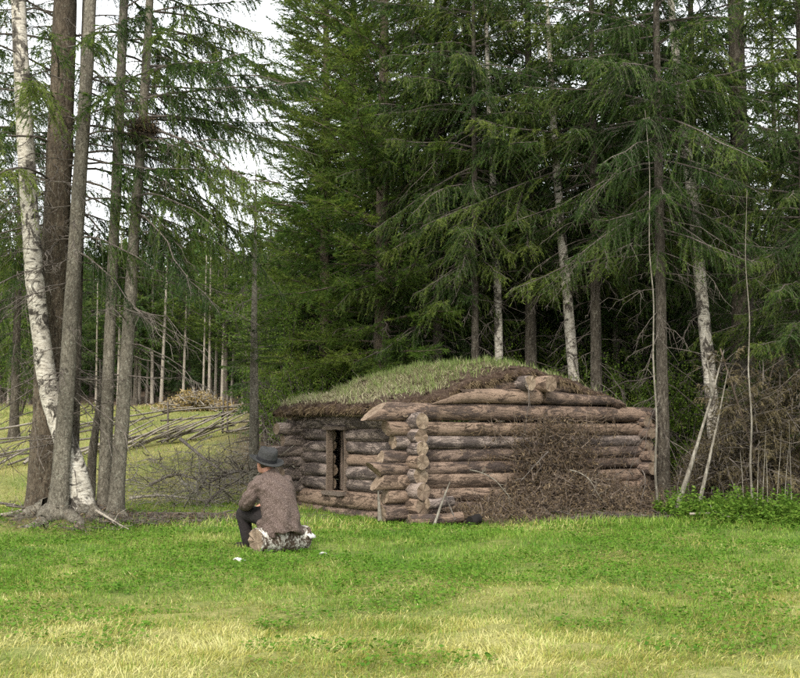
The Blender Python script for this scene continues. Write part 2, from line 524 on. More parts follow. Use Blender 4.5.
def make_log(name, p0, p1, r0, r1, mat, parent, seed=0, cut0=0.0, cut1=0.0, bend=0.012, sides=18, segs=10, endm=None):
    """log from p0 to p1 (parent space), local X along it; cut0/cut1 slant the ends"""
    rg = np.random.default_rng(seed + 1000)
    p0 = np.array(p0, float); p1 = np.array(p1, float)
    L = np.linalg.norm(p1 - p0)
    t = np.linspace(0, 1, segs + 1)
    ang = np.arange(sides) / sides * 2 * np.pi
    r = r0 + (r1 - r0) * t
    ph = rg.uniform(0, 6.28, 6)
    bz = bend * np.sin(t * np.pi * rg.uniform(0.8, 2.0) + ph[0]); by = bend * np.sin(t * np.pi * rg.uniform(0.8, 1.8) + ph[1])
    rr = r[:, None] * (1 + 0.03 * np.sin(2 * ang[None] + ph[2] + 1.2 * t[:, None]) + 0.02 * np.sin(3 * ang[None] + ph[3] - 2 * t[:, None])
                       + 0.012 * np.sin(11 * t[:, None] + ph[4] + ang[None]) + 0.008 * rg.normal(size=(segs + 1, sides)))
    cy = np.cos(ang)[None] * rr + by[:, None]; cz = np.sin(ang)[None] * rr + bz[:, None]
    cx = np.broadcast_to((t * L)[:, None], cy.shape).copy()
    cx[0] += cut0 * np.sin(ang) * r0 + 0.006 * rg.normal(size=sides); cx[-1] += cut1 * np.sin(ang) * r1 + 0.006 * rg.normal(size=sides)
    V = np.stack([cx, cy, cz], -1).reshape(-1, 3)
    idx = np.arange((segs + 1) * sides).reshape(segs + 1, sides)
    a, b = idx[:-1], idx[1:]
    Q = np.stack([a, np.roll(a, -1, 1), np.roll(b, -1, 1), b], -1).reshape(-1, 4)
    # end caps: bevel ring + centre
    V2 = []; Q2 = []; T2 = []; n = len(V)
    for k, e in enumerate((0, segs)):
        cen = V[idx[e]].mean(0); ring = cen + (V[idx[e]] - cen) * 0.965
        ring[:, 0] += (-0.005 if e == 0 else 0.005)
        V2.append(ring); cen = cen + np.array((-0.006 if e == 0 else 0.006, 0, 0)); V2.append(cen[None])
        ri = n + np.arange(sides); ci = n + sides
        q = np.stack([idx[e], np.roll(idx[e], -1), np.roll(ri, -1), ri], -1)
        tt = np.stack([ri, np.roll(ri, -1), np.full(sides, ci)], -1)
        if e == 0: q = q[:, ::-1]; tt = tt[:, ::-1]
        Q2.append(q); T2.append(tt); n += sides + 1
    V = np.concatenate([V] + V2)
    Qa = np.concatenate([Q] + Q2); Ta = np.concatenate(T2)
    me = mesh_np(name, V, Qa, Ta, [mat, endm or M['log_end']], np.zeros(len(Qa), int), np.ones(len(Ta), int), True)
    sm = np.zeros(len(me.polygons), bool); sm[:len(Q)] = True; me.polygons.foreach_set('use_smooth', sm)
    o = obj(name, me, parent)
    x = (p1 - p0) / L
    o.location = p0
    o.rotation_mode = 'QUATERNION'
    o.rotation_quaternion = Vector(x).to_track_quat('X', 'Z')
    return o


rs = random.Random(3)
# front wall (along u), logs from the top plate down: z, radius, left end u, material
front = [(1.545, .125, -0.62, 'log_brown'), (1.30, .105, -0.40, 'log_pale'), (1.105, .098, -0.30, 'log_grey'), (.925, .092, -0.50, 'log_brown'),
         (.745, .097, -0.62, 'log_brown'), (.55, .108, -0.56, 'log_pale'), (.345, .10, -0.42, 'log_pale'), (.13, .11, -0.48, 'log_brown')]
for i, (z, r, u0, m) in enumerate(front):
    o = make_log('log', (u0, 0, z + 0.01 * rs.uniform(-1, 1)), (LU + rs.uniform(.18, .42), 0, z - 0.01), r * 1.06, r * 0.97, M[m], hut, 10 + i,
                 cut0=[1.5, -0.3, 0, 0.3, -1.1, 0.8, 0.2, 0][i])
# left wall (along v) with the doorway gap
DV0, DV1 = 1.58, 2.10
left = [(1.40, .105, 'log_grey'), (1.205, .10, 'log_grey'), (1.015, .095, 'log_grey'), (.83, .095, 'log_pale'), (.64, .108, 'log_grey'), (.44, .105, 'log_grey'), (.215, .125, 'log_pale'), (-.01, .12, 'log_brown')]
for i, (z, r, m) in enumerate(left):
    e0 = -rs.uniform(.2, .36); e1 = LV + rs.uniform(.2, .4)
    if i in (0, 6, 7):
        make_log('log', (0, e0, z), (0, e1, z), r * 1.12, r, M[m], hut, 30 + i)
    else:
        make_log('log', (0, e0, z), (0, DV0 - 0.03, z), r * 1.15, r, M[m], hut, 40 + i)
        make_log('log', (0, DV1 + 0.03, z), (0, e1, z), r, r * 0.95, M['log_grey'], hut, 50 + i)
# rear wall and far right wall
for i, (z, r, u0, m) in enumerate(front[:7]):
    make_log('log', (-0.25 if i == 0 else -0.62 + .12 * (i % 3), LV, z), (LU + .3, LV, z), r, r, M['log_grey'], hut, 60 + i, segs=5, sides=10)
for i, (z, r, m) in enumerate(left[:6]):
    make_log('log', (LU, -rs.uniform(.12, .3), z), (LU, LV + .3, z), r, r, M['log_brown'], hut, 70 + i, segs=5, sides=10)
# gable logs above the top plate, ridge poles
make_log('gable_log', (0.66, -0.06, 1.765), (2.42, -0.05, 1.80), .10, .115, M['log_pale'], hut, 80, cut0=3.4, bend=.01)
make_log('gable_log', (2.50, -0.02, 1.79), (4.15, -0.04, 1.735), .115, .065, M['log_brown'], hut, 81, cut1=-3.0, bend=.01)
make_log('gable_log', (1.35, 0.08, 1.95), (3.55, 0.08, 1.94), .09, .085, M['log_brown'], hut, 82, cut0=3, cut1=-3, bend=.01)
make_log('ridge_log', (2.06, -0.24, 1.985), (2.06, LV + .15, 2.0), .118, .11, M['log_grey'], hut, 83)
make_log('ridge_log', (2.44, -0.30, 1.995), (2.44, LV + .15, 2.0), .125, .11, M['log_pale'], hut, 84)
make_log('eave_log', (-0.16, -0.12, 1.535), (-0.16, LV + .35, 1.535), .062, .06, M['log_grey'], hut, 85)


def box(name, c, s, mat, parent, rz=0.0, rough=0.004, seed=0):
    """slightly uneven plank: centre c, size s"""
    rg = np.random.default_rng(seed)
    ax = int(np.argmax(s)); n = 6
    t = np.linspace(-0.5, 0.5, n)
    o2 = [i for i in range(3) if i != ax]
    V = []
    for k in t:
        for a, b in ((-.5, -.5), (.5, -.5), (.5, .5), (-.5, .5)):
            p = np.zeros(3); p[ax] = k * s[ax]; p[o2[0]] = a * s[o2[0]]; p[o2[1]] = b * s[o2[1]]
            V.append(p + rough * rg.normal(size=3))
    Q = []
    for k in range(n - 1):
        for j in range(4):
            Q.append((k * 4 + j, k * 4 + (j + 1) % 4, k * 4 + 4 + (j + 1) % 4, k * 4 + 4 + j))
    Q += [(3, 2, 1, 0), tuple((n - 1) * 4 + j for j in range(4))]
    me = mesh_np(name, V, Q, mats=[mat])
    o = obj(name, me, parent); o.location = c; o.rotation_euler = (0, 0, rz)
    return o


frame = box('door_jamb', (-0.06, DV1 - 0.005, 0.80), (0.10, 0.04, 1.06), M['plank'], hut, seed=1)
box('door_jamb', (-0.06, DV0 + 0.005, 0.80), (0.10, 0.03, 1.06), M['plank'], hut, seed=2)
box('door_lintel', (-0.03, (DV0 + DV1) / 2, 1.305), (0.24, DV1 - DV0 + 0.12, 0.05), M['plank'], hut, seed=3)
box('door_sill', (-0.04, (DV0 + DV1) / 2, 0.30), (0.26, DV1 - DV0 + 0.10, 0.06), M['plank'], hut, seed=4)
dl = bpy.data.objects.new('door', None); COL.objects.link(dl); dl.parent = hut; dl.location = (0.14, DV1 - 0.06, 0); dl.rotation_euler = (0, 0, math.radians(62))
for k in range(3):
    box('plank', (0.10 + k * 0.165, 0, 0.80), (0.155, 0.03, 0.92), M['plank'], dl, seed=10 + k)
# earthen floor inside
me = mesh_np('floor', [(0.1, .1, .07), (LU - .1, .1, .07), (LU - .1, LV - .1, .07), (.1, LV - .1, .07)], [(0, 1, 2, 3)], mats=[M['earth_floor']])
obj('floor', me, hut)

# sod roof -----------------------------------------------------------
PU = np.array([-0.42, -0.30, 0.0, 0.54, 1.14, 1.78, 2.30, 3.13, 3.84, 4.50, 4.95, 5.10])
PZ = np.array([1.58, 1.68, 1.74, 1.84, 2.05, 2.20, 2.25, 2.10, 1.88, 1.66, 1.56, 1.46])


def roof_z(u, v):
    z = np.interp(u, PU, PZ)
    z = z + 0.10 * smooth(0.0, 1.2, v) * np.interp(u, [-.4, .8, 2.3, 5], [0.0, .6, 1.1, .3]) * (1 - 0.9 * smooth(2.2, 3.45, v))
    z = z + 0.03 * np.sin(u * 5.1 + v * 2) * np.sin(v * 4.3 - u) + 0.018 * np.sin(u * 13 + 1) * np.sin(v * 11)
    return z


us = np.linspace(-0.34, 5.12, 92); vs = np.linspace(-0.03, LV + .42, 64)
uu, vv = np.meshgrid(us, vs)
rz_ = roof_z(uu, vv) + 0.012 * rng.normal(size=uu.shape)
edge = np.minimum(np.minimum(uu + .34, 5.12 - uu) / .18, np.minimum(vv + .03, LV + .42 - vv) / .16)
rz_ -= 0.07 * np.clip(1 - edge, 0, 1) ** 2
uj = uu + 0.02 * rng.normal(size=uu.shape); vj = vv + 0.03 * rng.normal(size=uu.shape)
top = np.stack([uj, vj, rz_], -1).reshape(-1, 3)
zb = np.maximum(np.interp(uu, PU, PZ) - 0.13 - 0.03 * np.sin(uu * 9 + 2) * (vv < 0.1), 1.50 + 0 * uu)
zb = np.minimum(zb, rz_ - 0.03) - 0.02 * rng.random(uu.shape)
bot = np.stack([uj, vj, zb], -1).reshape(-1, 3)
nu, nv = len(us), len(vs)
ii = np.arange(nu * nv).reshape(nv, nu); nb_ = nu * nv
Qt = np.stack([ii[:-1, :-1], ii[:-1, 1:], ii[1:, 1:], ii[1:, :-1]], -1).reshape(-1, 4)
loop = np.concatenate([ii[0, :-1], ii[:-1, -1], ii[-1, :0:-1], ii[:0:-1, 0]])
Qs = np.stack([loop, loop + nb_, np.roll(loop, -1) + nb_, np.roll(loop, -1)], -1)
roof = obj('sod_roof', mesh_np('sod_roof', np.concatenate([top, bot]), np.concatenate([Qt, Qt[:, ::-1] + nb_, Qs]), mats=[M['roof_soil']], smooth_=True), hut)


# grass blades ---------------------------------------------------------
def blades(x, y, z, L, Wd, lean, rg, dry, tint, az=None):
    n = len(x)
    az = rg.uniform(0, 2 * np.pi, n) if az is None else az
    dirh = np.stack([np.cos(az), np.sin(az), np.zeros(n)], -1)
    sd_ = np.stack([-np.sin(az), np.cos(az), np.zeros(n)], -1)
    tw = rg.uniform(-1, 1, n)[:, None]
    sd_ = norm(sd_ + tw * dirh)
    p = np.stack([x, y, z], -1)
    L = L[:, None]; Wd = Wd[:, None]; lean = lean[:, None]
    up = np.array([0, 0, 1.0])
    m = p + up * L * 0.4 * np.cos(lean * 0.5) + dirh * L * 0.4 * np.sin(lean * 0.5)
    t = m + up * L * 0.6 * np.cos(lean) + dirh * L * 0.6 * np.sin(lean)
    V = np.stack([p, m + sd_ * Wd * .5, t, m - sd_ * Wd * .5], 1).reshape(-1, 3)
    b = np.arange(n)[:, None] * 4
    T = np.concatenate([b + np.array([[0, 1, 3]]), b + np.array([[3, 1, 2]])])
    return V, np.zeros((0, 4), int), T, np.repeat(dry, 4), np.repeat(tint, 4)


def vnoise(x, y, s, seed):
    """cheap smooth value noise 0..1"""
    rg = np.random.default_rng(seed)
    tab = rg.random((64, 64))
    X = x * s + 1000; Y = y * s + 1000
    xi = np.floor(X).astype(int); yi = np.floor(Y).astype(int)
    fx = X - xi; fy = Y - yi; fx = fx * fx * (3 - 2 * fx); fy = fy * fy * (3 - 2 * fy)
    g_ = lambda a, b: tab[a % 64, b % 64]
    return (g_(xi, yi) * (1 - fx) + g_(xi + 1, yi) * fx) * (1 - fy) + (g_(xi, yi + 1) * (1 - fx) + g_(xi + 1, yi + 1) * fx) * fy


def grass_obj(name, parts, parent=None, mat='grass'):
    V = []; Q = []; T = []; D = []; N_ = []; n = 0
    for v, q, t, d, ti in parts:
        V.append(v); Q.append(q + n); T.append(t + n); D.append(d); N_.append(ti); n += len(v)
    me = mesh_np(name, np.concatenate(V), np.concatenate(Q), np.concatenate(T), [M[mat]], smooth_=True,
                 attrs={'dry': np.concatenate(D), 'tint': np.concatenate(N_)})
    o = obj(name, me, parent); o['kind'] = 'stuff'
    return o


def in_hut(x, y, mrg=0.05):
    dx = x - AX; dy = y - AY
    u = dx * U[0] + dy * U[1]; v = dx * W_[0] + dy * W_[1]
    return (u > -mrg) & (u < LU + mrg) & (v > -mrg) & (v < LV + mrg)


parts = []
rg = np.random.default_rng(21)
# near meadow
bands = [(5.0, 8.0, 5200, 1.0), (8.0, 11.0, 3300, 1.15), (11.0, 14.0, 2000, 1.3), (14.0, 19.0, 1000, 1.7), (19.0, 27.0, 220, 2.4), (27.0, 47.0, 60, 4.0)]
for d0, d1, dens, ws in bands:
    for side in (0,):
        wmax = (d1 * 0.40 + 0.9)
        area = 2 * wmax * (d1 - d0)
        n = int(area * dens)
        x = rg.uniform(-wmax, wmax, n); y = rg.uniform(d0, d1, n)
        if d0 >= 19: 
            k = x < -2.0 + 0.0 * y; x = x[k]; y = y[k]
        s = soil_at(x, y)
        k = (rg.random(len(x)) > s * 0.96) & ~in_hut(x, y)
        cl = vnoise(x, y, 3.1, 5) * 0.6 + vnoise(x, y, 9.0, 6) * 0.4
        k &= rg.random(len(x)) < 0.5 + 0.7 * cl
        x = x[k]; y = y[k]; cl = cl[k]; n = len(x)
        # straw towards the camera, fresh green towards the hut
        n1 = vnoise(x, y, 0.55, 1); n2 = vnoise(x, y, 1.7, 2); n3 = vnoise(x * 0.6, y, 5.5, 3)
        dryp = np.interp(y, [5, 7.0, 8.6, 10.3, 13, 15.5, 18.5, 21, 30, 46], [.72, .64, .42, .22, .10, .07, .42, .70, .72, .60])
        dryp = dryp + 0.5 * (n1 - .5) + 0.7 * (n2 - .5) + 0.6 * (n3 - .5)
        dryp += 0.0 + 0.55 * np.exp(-(((x - 2.4) / 1.3) ** 2 + ((y - 9.4) / 0.55) ** 2)) + 0.3 * np.exp(-(((x + 4.4) / 1.2) ** 2 + ((y - 9.5) / 2.0) ** 2))
        isdry = rg.random(n) < np.clip(dryp, 0.04, 0.96)
        dry = np.where(isdry, rg.uniform(.65, 1.0, n), np.clip(rg.normal(.12, .12, n) + 0.25 * dryp, 0, .6))
        tall = 0.65 + 0.7 * vnoise(x, y, 1.2, 8)
        L = rg.uniform(.025, .10, n) * tall * np.where(isdry, 1.15, 1.0) * np.interp(y, [5, 10, 14, 20, 40], [1.0, 1.0, 1.1, 1.3, 1.9])
        # longer grass right below the hut wall
        du = (x - AX) * U[0] + (y - AY) * U[1]; dv = (x - AX) * W_[0] + (y - AY) * W_[1]
        L *= np.interp(y, [5, 7, 9, 14, 16], [.72, .72, .72, .8, 1.0])
        L *= 1 + 0.7 * np.exp(-((y - 15.0) / 0.5) ** 2) * (n2 > .4)
        Wd = rg.uniform(.0032, .0062, n) * ws
        lean = np.clip(np.abs(rg.normal(.7, .5, n)) + np.where(isdry, rg.uniform(.3, 1.2, n), 0), 0, 1.75)
        az = rg.uniform(0, 2 * np.pi, n)
        az = np.where(isdry & (rg.random(n) < .6), 7.0 * n1 + 3 * n2 + rg.normal(0, .6, n), az)
        parts.append(blades(x, y, terrain(x, y) - 0.006, L, Wd, lean, rg, dry, np.clip(rg.normal(.5, .26, n) + .5 * (n2 - .5) + .7 * (vnoise(x, y, 7.0, 44) - .5), 0, 1), az))
grass_obj('meadow_grass', parts)

# clover and plantain leaves in the sward
gq = Geo()
n = 30000
x = rg.uniform(-6.2, 6.4, n); y = rg.uniform(6.3, 16.2, n)
ok = (vnoise(x, y, 0.8, 31) * .6 + vnoise(x, y, 2.3, 32) * .4 > np.interp(y, [6, 8, 10, 15], [.66, .55, .42, .36])) & (soil_at(x, y) < .5) & ~in_hut(x, y) & (np.abs(x) < y * .41 + .5)
x, y = x[ok], y[ok]; n = len(x)
K = 4
px_ = np.repeat(x, K) + rg.normal(0, .03, n * K); py_ = np.repeat(y, K) + rg.normal(0, .03, n * K)
base = np.stack([px_, py_, terrain(px_, py_) + rg.uniform(.01, .055, n * K)], -1)
a = rg.uniform(0, 6.28, n * K)
d = norm(np.stack([np.cos(a), np.sin(a), rg.uniform(-.1, .5, n * K)], -1))
Lf = rg.uniform(.014, .034, n * K) * np.repeat(rg.uniform(.7, 1.5, n), K)
V, Qk = kites(base, d, Lf, Lf * .75, rg, np.array([0, 0, 1.0]))
gq.add(V, Qk, tint=np.repeat(np.clip(rg.normal(.5, .22, n * K), 0, 1), 4))
o = obj('clover_leaves', gq.mesh('clover_leaves', [M['clover']])); o['kind'] = 'stuff'

# roof turf
rg = np.random.default_rng(4)
n = 36000
u = rg.uniform(-.32, 5.0, n); v = rg.uniform(-.02, LV + .38, n)
n1 = vnoise(u, v, 2.2, 11); n2 = vnoise(u, v, 5.5, 12)
k = rg.random(n) < np.clip(0.5 + 1.0 * (n1 - .3), .2, 1) * np.interp(v, [-.02, .2, .6], [.06, .3, 1.0]) * np.interp(u, [-.4, .2, 3.2, 4.4, 5], [.8, 1, 1, .8, .7])
u, v, n1, n2 = u[k], v[k], n1[k], n2[k]; n = len(u)
green = np.clip(np.interp(u, [-.4, .4, 1.4, 3], [.03, .10, .48, .6]) + 0.9 * (n2 - .5), .01, .9)
isg = rg.random(n) < green
dry = np.where(isg, rg.uniform(.05, .4, n), rg.uniform(.75, 1, n))
L = rg.uniform(.045, .17, n) * np.where(isg, .9, 1.0) * (0.6 + .8 * n2)
lean = np.abs(rg.normal(.3, .5, n)) + np.where(isg, 0, .7)
az = np.where(rg.random(n) < .5, np.pi + rg.normal(0, .6, n), rg.uniform(0, 6.28, n))
pt = blades(u, v, roof_z(u, v) - .01, L, rg.uniform(.007, .012, n), lean, rg, dry, np.clip(rg.normal(np.interp(u, [0, 1.5], [.85, .6]), .2, n), 0, 1), az)
grass_obj('roof_turf', [pt], roof, 'roof_grass')
# hanging dead grass and roots along the edges of the sod
n = 9000
e = rg.random(n) < .5
u = np.where(e, -.33 + .05 * rg.random(n), rg.uniform(-.3, 5.0, n)); v = np.where(e, rg.uniform(-.02, LV + .4, n), -.03 + .05 * rg.random(n))
zt = roof_z(u, v) - .05 - .09 * rg.random(n) * np.where(e, .6, 1)
a = np.where(e, np.pi, -np.pi / 2) + rg.normal(0, .7, n)
d0 = np.stack([np.cos(a) * .35, np.sin(a) * .35, -np.abs(rg.normal(.6, .5, n))], -1)
d0 = norm(d0 + .25 * rg.normal(size=(n, 3)))
Lr = rg.uniform(.03, .12, n)
V, Qk = kites(np.stack([u, v, zt], -1), d0, Lr, .009, rg)
gq = Geo(); gq.add(V, Qk, tint=np.repeat(rg.random(n), 4))
o = obj('hanging_roots', gq.mesh('hanging_roots', [M['dead_needles']]), roof); o['kind'] = 'stuff'


# ------------------------------------------------------------------ tree building blocks
def branch_lines(p0, dirh, L, a0, droop, up, K, rg, wob=0.03):
    """curved branches: p0 (n,3), horizontal unit dirh (n,3), length, start slope a0, droop, tip upturn"""
    n = len(p0); s = np.linspace(0, 1, K)[None, :, None]
    z = np.tan(a0)[:, None, None] * s - droop[:, None, None] * s ** 2 + up[:, None, None] * s ** 3
    lat = np.stack([-dirh[:, 1], dirh[:, 0], np.zeros(n)], -1)
    cw = rg.normal(0, 0.10, n)[:, None, None]
    P = p0[:, None] + L[:, None, None] * (dirh[:, None] * s + np.array([0, 0, 1.0]) * z + lat[:, None] * cw * s ** 2)
    P = P + wob * L[:, None, None] * rg.normal(size=P.shape) * s * .5
    return P


def sample_line(P, idx, s):
    K = P.shape[1]; f = s * (K - 1); i = np.clip(np.floor(f).astype(int), 0, K - 2); f = (f - i)[:, None]
    a = P[idx, i]; b = P[idx, i + 1]
    return a * (1 - f) + b * f, norm(b - a)


def spruce_mesh(name, seed, H, h0, Lb, nb, spacing=.085, tl=(.05, .11), tw=.0115, droop=.35, hang=.45, a_lo=-8, a_hi=40,
                needle='spruce', sparse=1.0, smin=.08, curved_low=0.25, sec=.42, rb=.018, twlet=.020, azr=None, bark='dead_wood'):
    """crown of a conifer standing at the origin: woody boughs, twigs and needle sprays"""
    rg = np.random.default_rng(seed)
    h = h0 + (H - h0) * (np.arange(nb) + rg.random(nb)) / nb
    h = h0 + (H - h0) * ((h - h0) / (H - h0)) ** 1.05
    t = (h - h0) / (H - h0)
    L = Lb * (1 - t) ** .75 * (curved_low + (1 - curved_low) * smooth(0, .22, t) + .45 * (rg.random(nb) - .45)) + .30
    az = (np.arange(nb) * 2.39996 + rg.normal(0, .35, nb))
    if azr is not None: az = azr[0] + (rg.random(nb) - .5) * azr[1]
    dh = np.stack([np.cos(az), np.sin(az), np.zeros(nb)], -1)
    a0 = np.radians(a_lo + (a_hi - a_lo) * t + rg.normal(0, 7, nb))
    dr = droop * (1 - .6 * t) * rg.uniform(.6, 1.3, nb); up = dr * rg.uniform(.25, .7, nb)
    P = branch_lines(np.stack([0 * h, 0 * h, h], -1) + dh * .06, dh, L, a0, dr, up, 7, rg)
    R = (rb * (L / Lb) ** .7 * (.5 + .5 * (Lb / 2.6)))[:, None] * np.linspace(1, .16, 7)[None] + .0015
    G = Geo()
    V, Q = tubes(P, R, 4); G.add(V, Q, m=1)
    # twigs
    cnt = np.maximum(2, (L / spacing * 2 * sparse)).astype(int)
    bi = np.repeat(np.arange(nb), cnt); n = len(bi)
    s = rg.uniform(smin, 1.0, n) ** .9
    p, tg = sample_line(P, bi, s)
    side = np.where(rg.random(n) < .5, -1.0, 1.0)
    lat = norm(np.cross(tg, np.array([0, 0, 1.0]))) * side[:, None]
    l = np.clip(sec * L[bi] * (1 - s) ** .8 * rg.uniform(.45, 1.15, n) + .10, .08, .95)
    fw = rg.uniform(.45, .95, n)[:, None]
    d0 = norm(tg * fw + lat * rg.uniform(.5, 1, n)[:, None] + np.array([0, 0, 1.0]) * rg.normal(-.05, .22, n)[:, None])
    hg = hang * rg.uniform(.3, 1.5, n)
    ss = np.linspace(0, 1, 3)[None, :, None]
    TP = p[:, None] + l[:, None, None] * (d0[:, None] * ss * (1 - .25 * hg[:, None, None] * ss) - np.array([0, 0, 1.0]) * hg[:, None, None] * ss ** 1.6)
    V, Q = tubes(TP, np.broadcast_to(np.linspace(.0042, .0012, 3)[None], (n, 3)), 3); G.add(V, Q, m=1)
    # needle sprays
    c2 = np.maximum(3, (l / twlet * 2)).astype(int)
    ti = np.repeat(np.arange(n), c2); m = len(ti)
    s2 = rg.uniform(.05, 1.0, m)
    p2, t2 = sample_line(TP, ti, s2)
    lat2 = norm(np.cross(t2, np.array([0, 0, 1.0]) + .4 * rg.normal(size=(m, 3)))) * np.where(rg.random(m) < .5, -1, 1)[:, None]
    d2 = norm(t2 * rg.uniform(.5, 1.1, m)[:, None] + lat2 * rg.uniform(.25, 1, m)[:, None] + .22 * rg.normal(size=(m, 3)) - np.array([0, 0, .25 * hang]))
    L2 = rg.uniform(tl[0], tl[1], m) * (1.1 - .4 * s2)
    V, T = spikes(p2, d2, L2, tw * rg.uniform(.7, 1.3, m), rg)
    tb = np.clip(rg.normal(.45, .17, nb)[bi[ti]] + rg.normal(0, .13, n)[ti] + rg.normal(0, .08, m) + .12 * s2 + .15 * (s[ti] - .5), 0, 1)
    G.add(V, None, T, m=0, tint=np.repeat(tb, 3))
    return G.mesh(name, [M[needle], M[bark]])


def dead_branch_mesh(name, seed, h0, h1, nb, Lb, a=-8, droop=.25, rb=.010, azr=None, mat='dead_wood', twigs=9):
    """bare dead lower branches of a conifer"""
    rg = np.random.default_rng(seed)
    h = rg.uniform(h0, h1, nb); az = rg.uniform(0, 6.28, nb) if azr is None else azr[0] + (rg.random(nb) - .5) * azr[1]
    L = Lb * rg.uniform(.3, 1.0, nb) ** 1.2
    dh = np.stack([np.cos(az), np.sin(az), 0 * az], -1)
    P = branch_lines(np.stack([0 * h, 0 * h, h], -1) + dh * .04, dh, L, np.radians(rg.normal(a, 12, nb)), droop * rg.uniform(.2, 1.6, nb), .1 * rg.random(nb), 8, rg, .06)
    R = (rb * (.5 + .5 * L / Lb))[:, None] * np.linspace(1, .2, 8)[None]
    G = Geo(); V, Q = tubes(P, R, 4); G.add(V, Q, tint=.5)
    bi = np.repeat(np.arange(nb), twigs); n = len(bi)
    s = rg.uniform(.2, 1, n); p, tg = sample_line(P, bi, s)
    lat = norm(np.cross(tg, np.array([0, 0, 1.0]))) * np.where(rg.random(n) < .5, -1, 1)[:, None]
    d0 = norm(tg * .8 + lat * rg.uniform(.3, 1, n)[:, None] + .25 * rg.normal(size=(n, 3)) - np.array([0, 0, .25]))
    l = L[bi] * (1.15 - s) * rg.uniform(.15, .5, n)
    ss = np.linspace(0, 1, 4)[None, :, None]
    TP = p[:, None] + l[:, None, None] * (d0[:, None] * ss - np.array([0, 0, .3]) * ss ** 2) + .02 * rg.normal(size=(n, 4, 3)) * ss
    V, Q = tubes(TP, np.broadcast_to(np.linspace(.0045, .0013, 4), (n, 4)), 3); G.add(V, Q)
    return G.mesh(name, [M[mat]])


def trunk_mesh(name, path, radii, mat, seed=0, sides=16, flare=.45, rough=.05, sub=8):
    """path in world coordinates, returned relative to path[0]"""
    rg = np.random.default_rng(seed)
    path = np.asarray(path, float); radii = np.asarray(radii, float)
    k = np.linspace(0, len(path) - 1, (len(path) - 1) * sub + 1)
    ctl = np.arange(len(path))
    # smooth interpolation
    P = np.stack([np.interp(k, ctl, path[:, i]) for i in range(3)], -1)
    for _ in range(sub // 2):
        P[1:-1] = (P[:-2] + 2 * P[1:-1] + P[2:]) / 4
    R = np.interp(k, ctl, radii)
    dist = np.concatenate([[0], np.cumsum(np.linalg.norm(np.diff(P, axis=0), axis=1))])
    V, Q = tubes(P[None], R[None], sides)
    V = V.reshape(len(P), sides, 3)
    ang = np.arange(sides) / sides * 2 * np.pi; ph = rg.uniform(0, 6.28, 8)
    f = 1 + rough * (.5 * np.sin(2 * ang + ph[0] + dist[:, None] * .6) + .5 * np.sin(3 * ang + ph[1] - dist[:, None]) + .35 * rg.normal(size=(len(P), sides)) + .4 * np.sin(dist[:, None] * 4 + ph[3]))
    f = f + flare * np.exp(-dist / (.16 + .5 * R[0]))[:, None] * (1 + .6 * np.sin(5 * ang + ph[2]) * .7)
    V = P[:, None] + (V - P[:, None]) * f[..., None]
    top = V[-1].mean(0)
    Vv = np.concatenate([V.reshape(-1, 3), top[None]])
    li = (len(P) - 1) * sides + np.arange(sides)
    T = np.stack([li, np.roll(li, -1), np.full(sides, len(Vv) - 1)], -1)
    return mesh_np(name, Vv - path[0], Q, T, [mat], smooth_=True), P - path[0], dist


def tree(name, label, path, radii, bark, crown=None, cscale=1.0, crz=0.0, group=None, dead=None, dz=1.0, seed=0, flare=.45, cat='tree', thick=True, rough=.05, sides=16):
    """one tree: an Empty at its base with trunk, crown and dead branches"""
    path = np.asarray(path, float)
    t = thing(name, label, cat, path[0], group)
    me, P, dist = trunk_mesh('trunk', path, radii, M[bark], seed, sides, flare, rough)
    obj('trunk', me, t)
    # tilt that follows the trunk's lean
    v = Vector(path[-1] - path[0]); q = Vector((0, 0, 1)).rotation_difference(v.normalized())
    for nm, m_, sc, rz2 in (('crown', crown, cscale, 0), ('inner_boughs', crown if thick else None, tuple(np.multiply(cscale, (.72, .72, .97)) if np.ndim(cscale) else np.array((.72, .72, .97)) * cscale), 1.9), ('dead_branches', dead, dz, 0)):
        if m_ is None: continue
        o = obj(nm, m_, t); o.rotation_mode = 'QUATERNION'
        o.rotation_quaternion = q @ Matrix.Rotation(crz + rz2, 3, 'Z').to_quaternion()
        o.scale = (sc, sc, sc) if np.ndim(sc) == 0 else tuple(sc)
        if nm == 'dead_branches': o['kind'] = 'stuff'
    return t


def straight(px, d, h, lean=(0, 0), n=5):
    b = gat(px, d); b = b - np.array((0, 0, .08))
    return np.stack([b + np.array((lean[0] * t, lean[1] * t, h * t)) for t in np.linspace(0, 1, n)])


def pixpath(pts):
    return np.stack([at(*p) for p in pts])


def taper(r, n, top=.08):
    return r * np.linspace(1, top, n)


# ------------------------------------------------------------------ crown variants (shared meshes)
C = {}
C['A'] = spruce_mesh('spruce_crown', 101, 15, 1.0, 2.7, 104, droop=.42, hang=.55)
C['B'] = spruce_mesh('spruce_crown', 102, 15, 2.0, 2.5, 100, droop=.5, hang=.75, a_lo=-14)
C['P'] = spruce_mesh('pine_crown', 104, 13, 1.6, 2.5, 104, droop=.18, hang=.05, a_lo=4, a_hi=50, needle='pine', tl=(.06, .13), tw=.011, spacing=.09, sec=.4, curved_low=.6, bark='brown_bark', twlet=.022)
C['F'] = spruce_mesh('far_spruce_crown', 105, 11, .5, 1.9, 84, spacing=.15, tl=(.10, .22), tw=.035, twlet=.06, needle='spruce_far', droop=.35, hang=.4)
C['F2'] = spruce_mesh('far_spruce_crown', 106, 12, 2.6, 1.8, 70, spacing=.15, tl=(.10, .22), tw=.035, twlet=.06, needle='spruce_far', droop=.4, hang=.5)
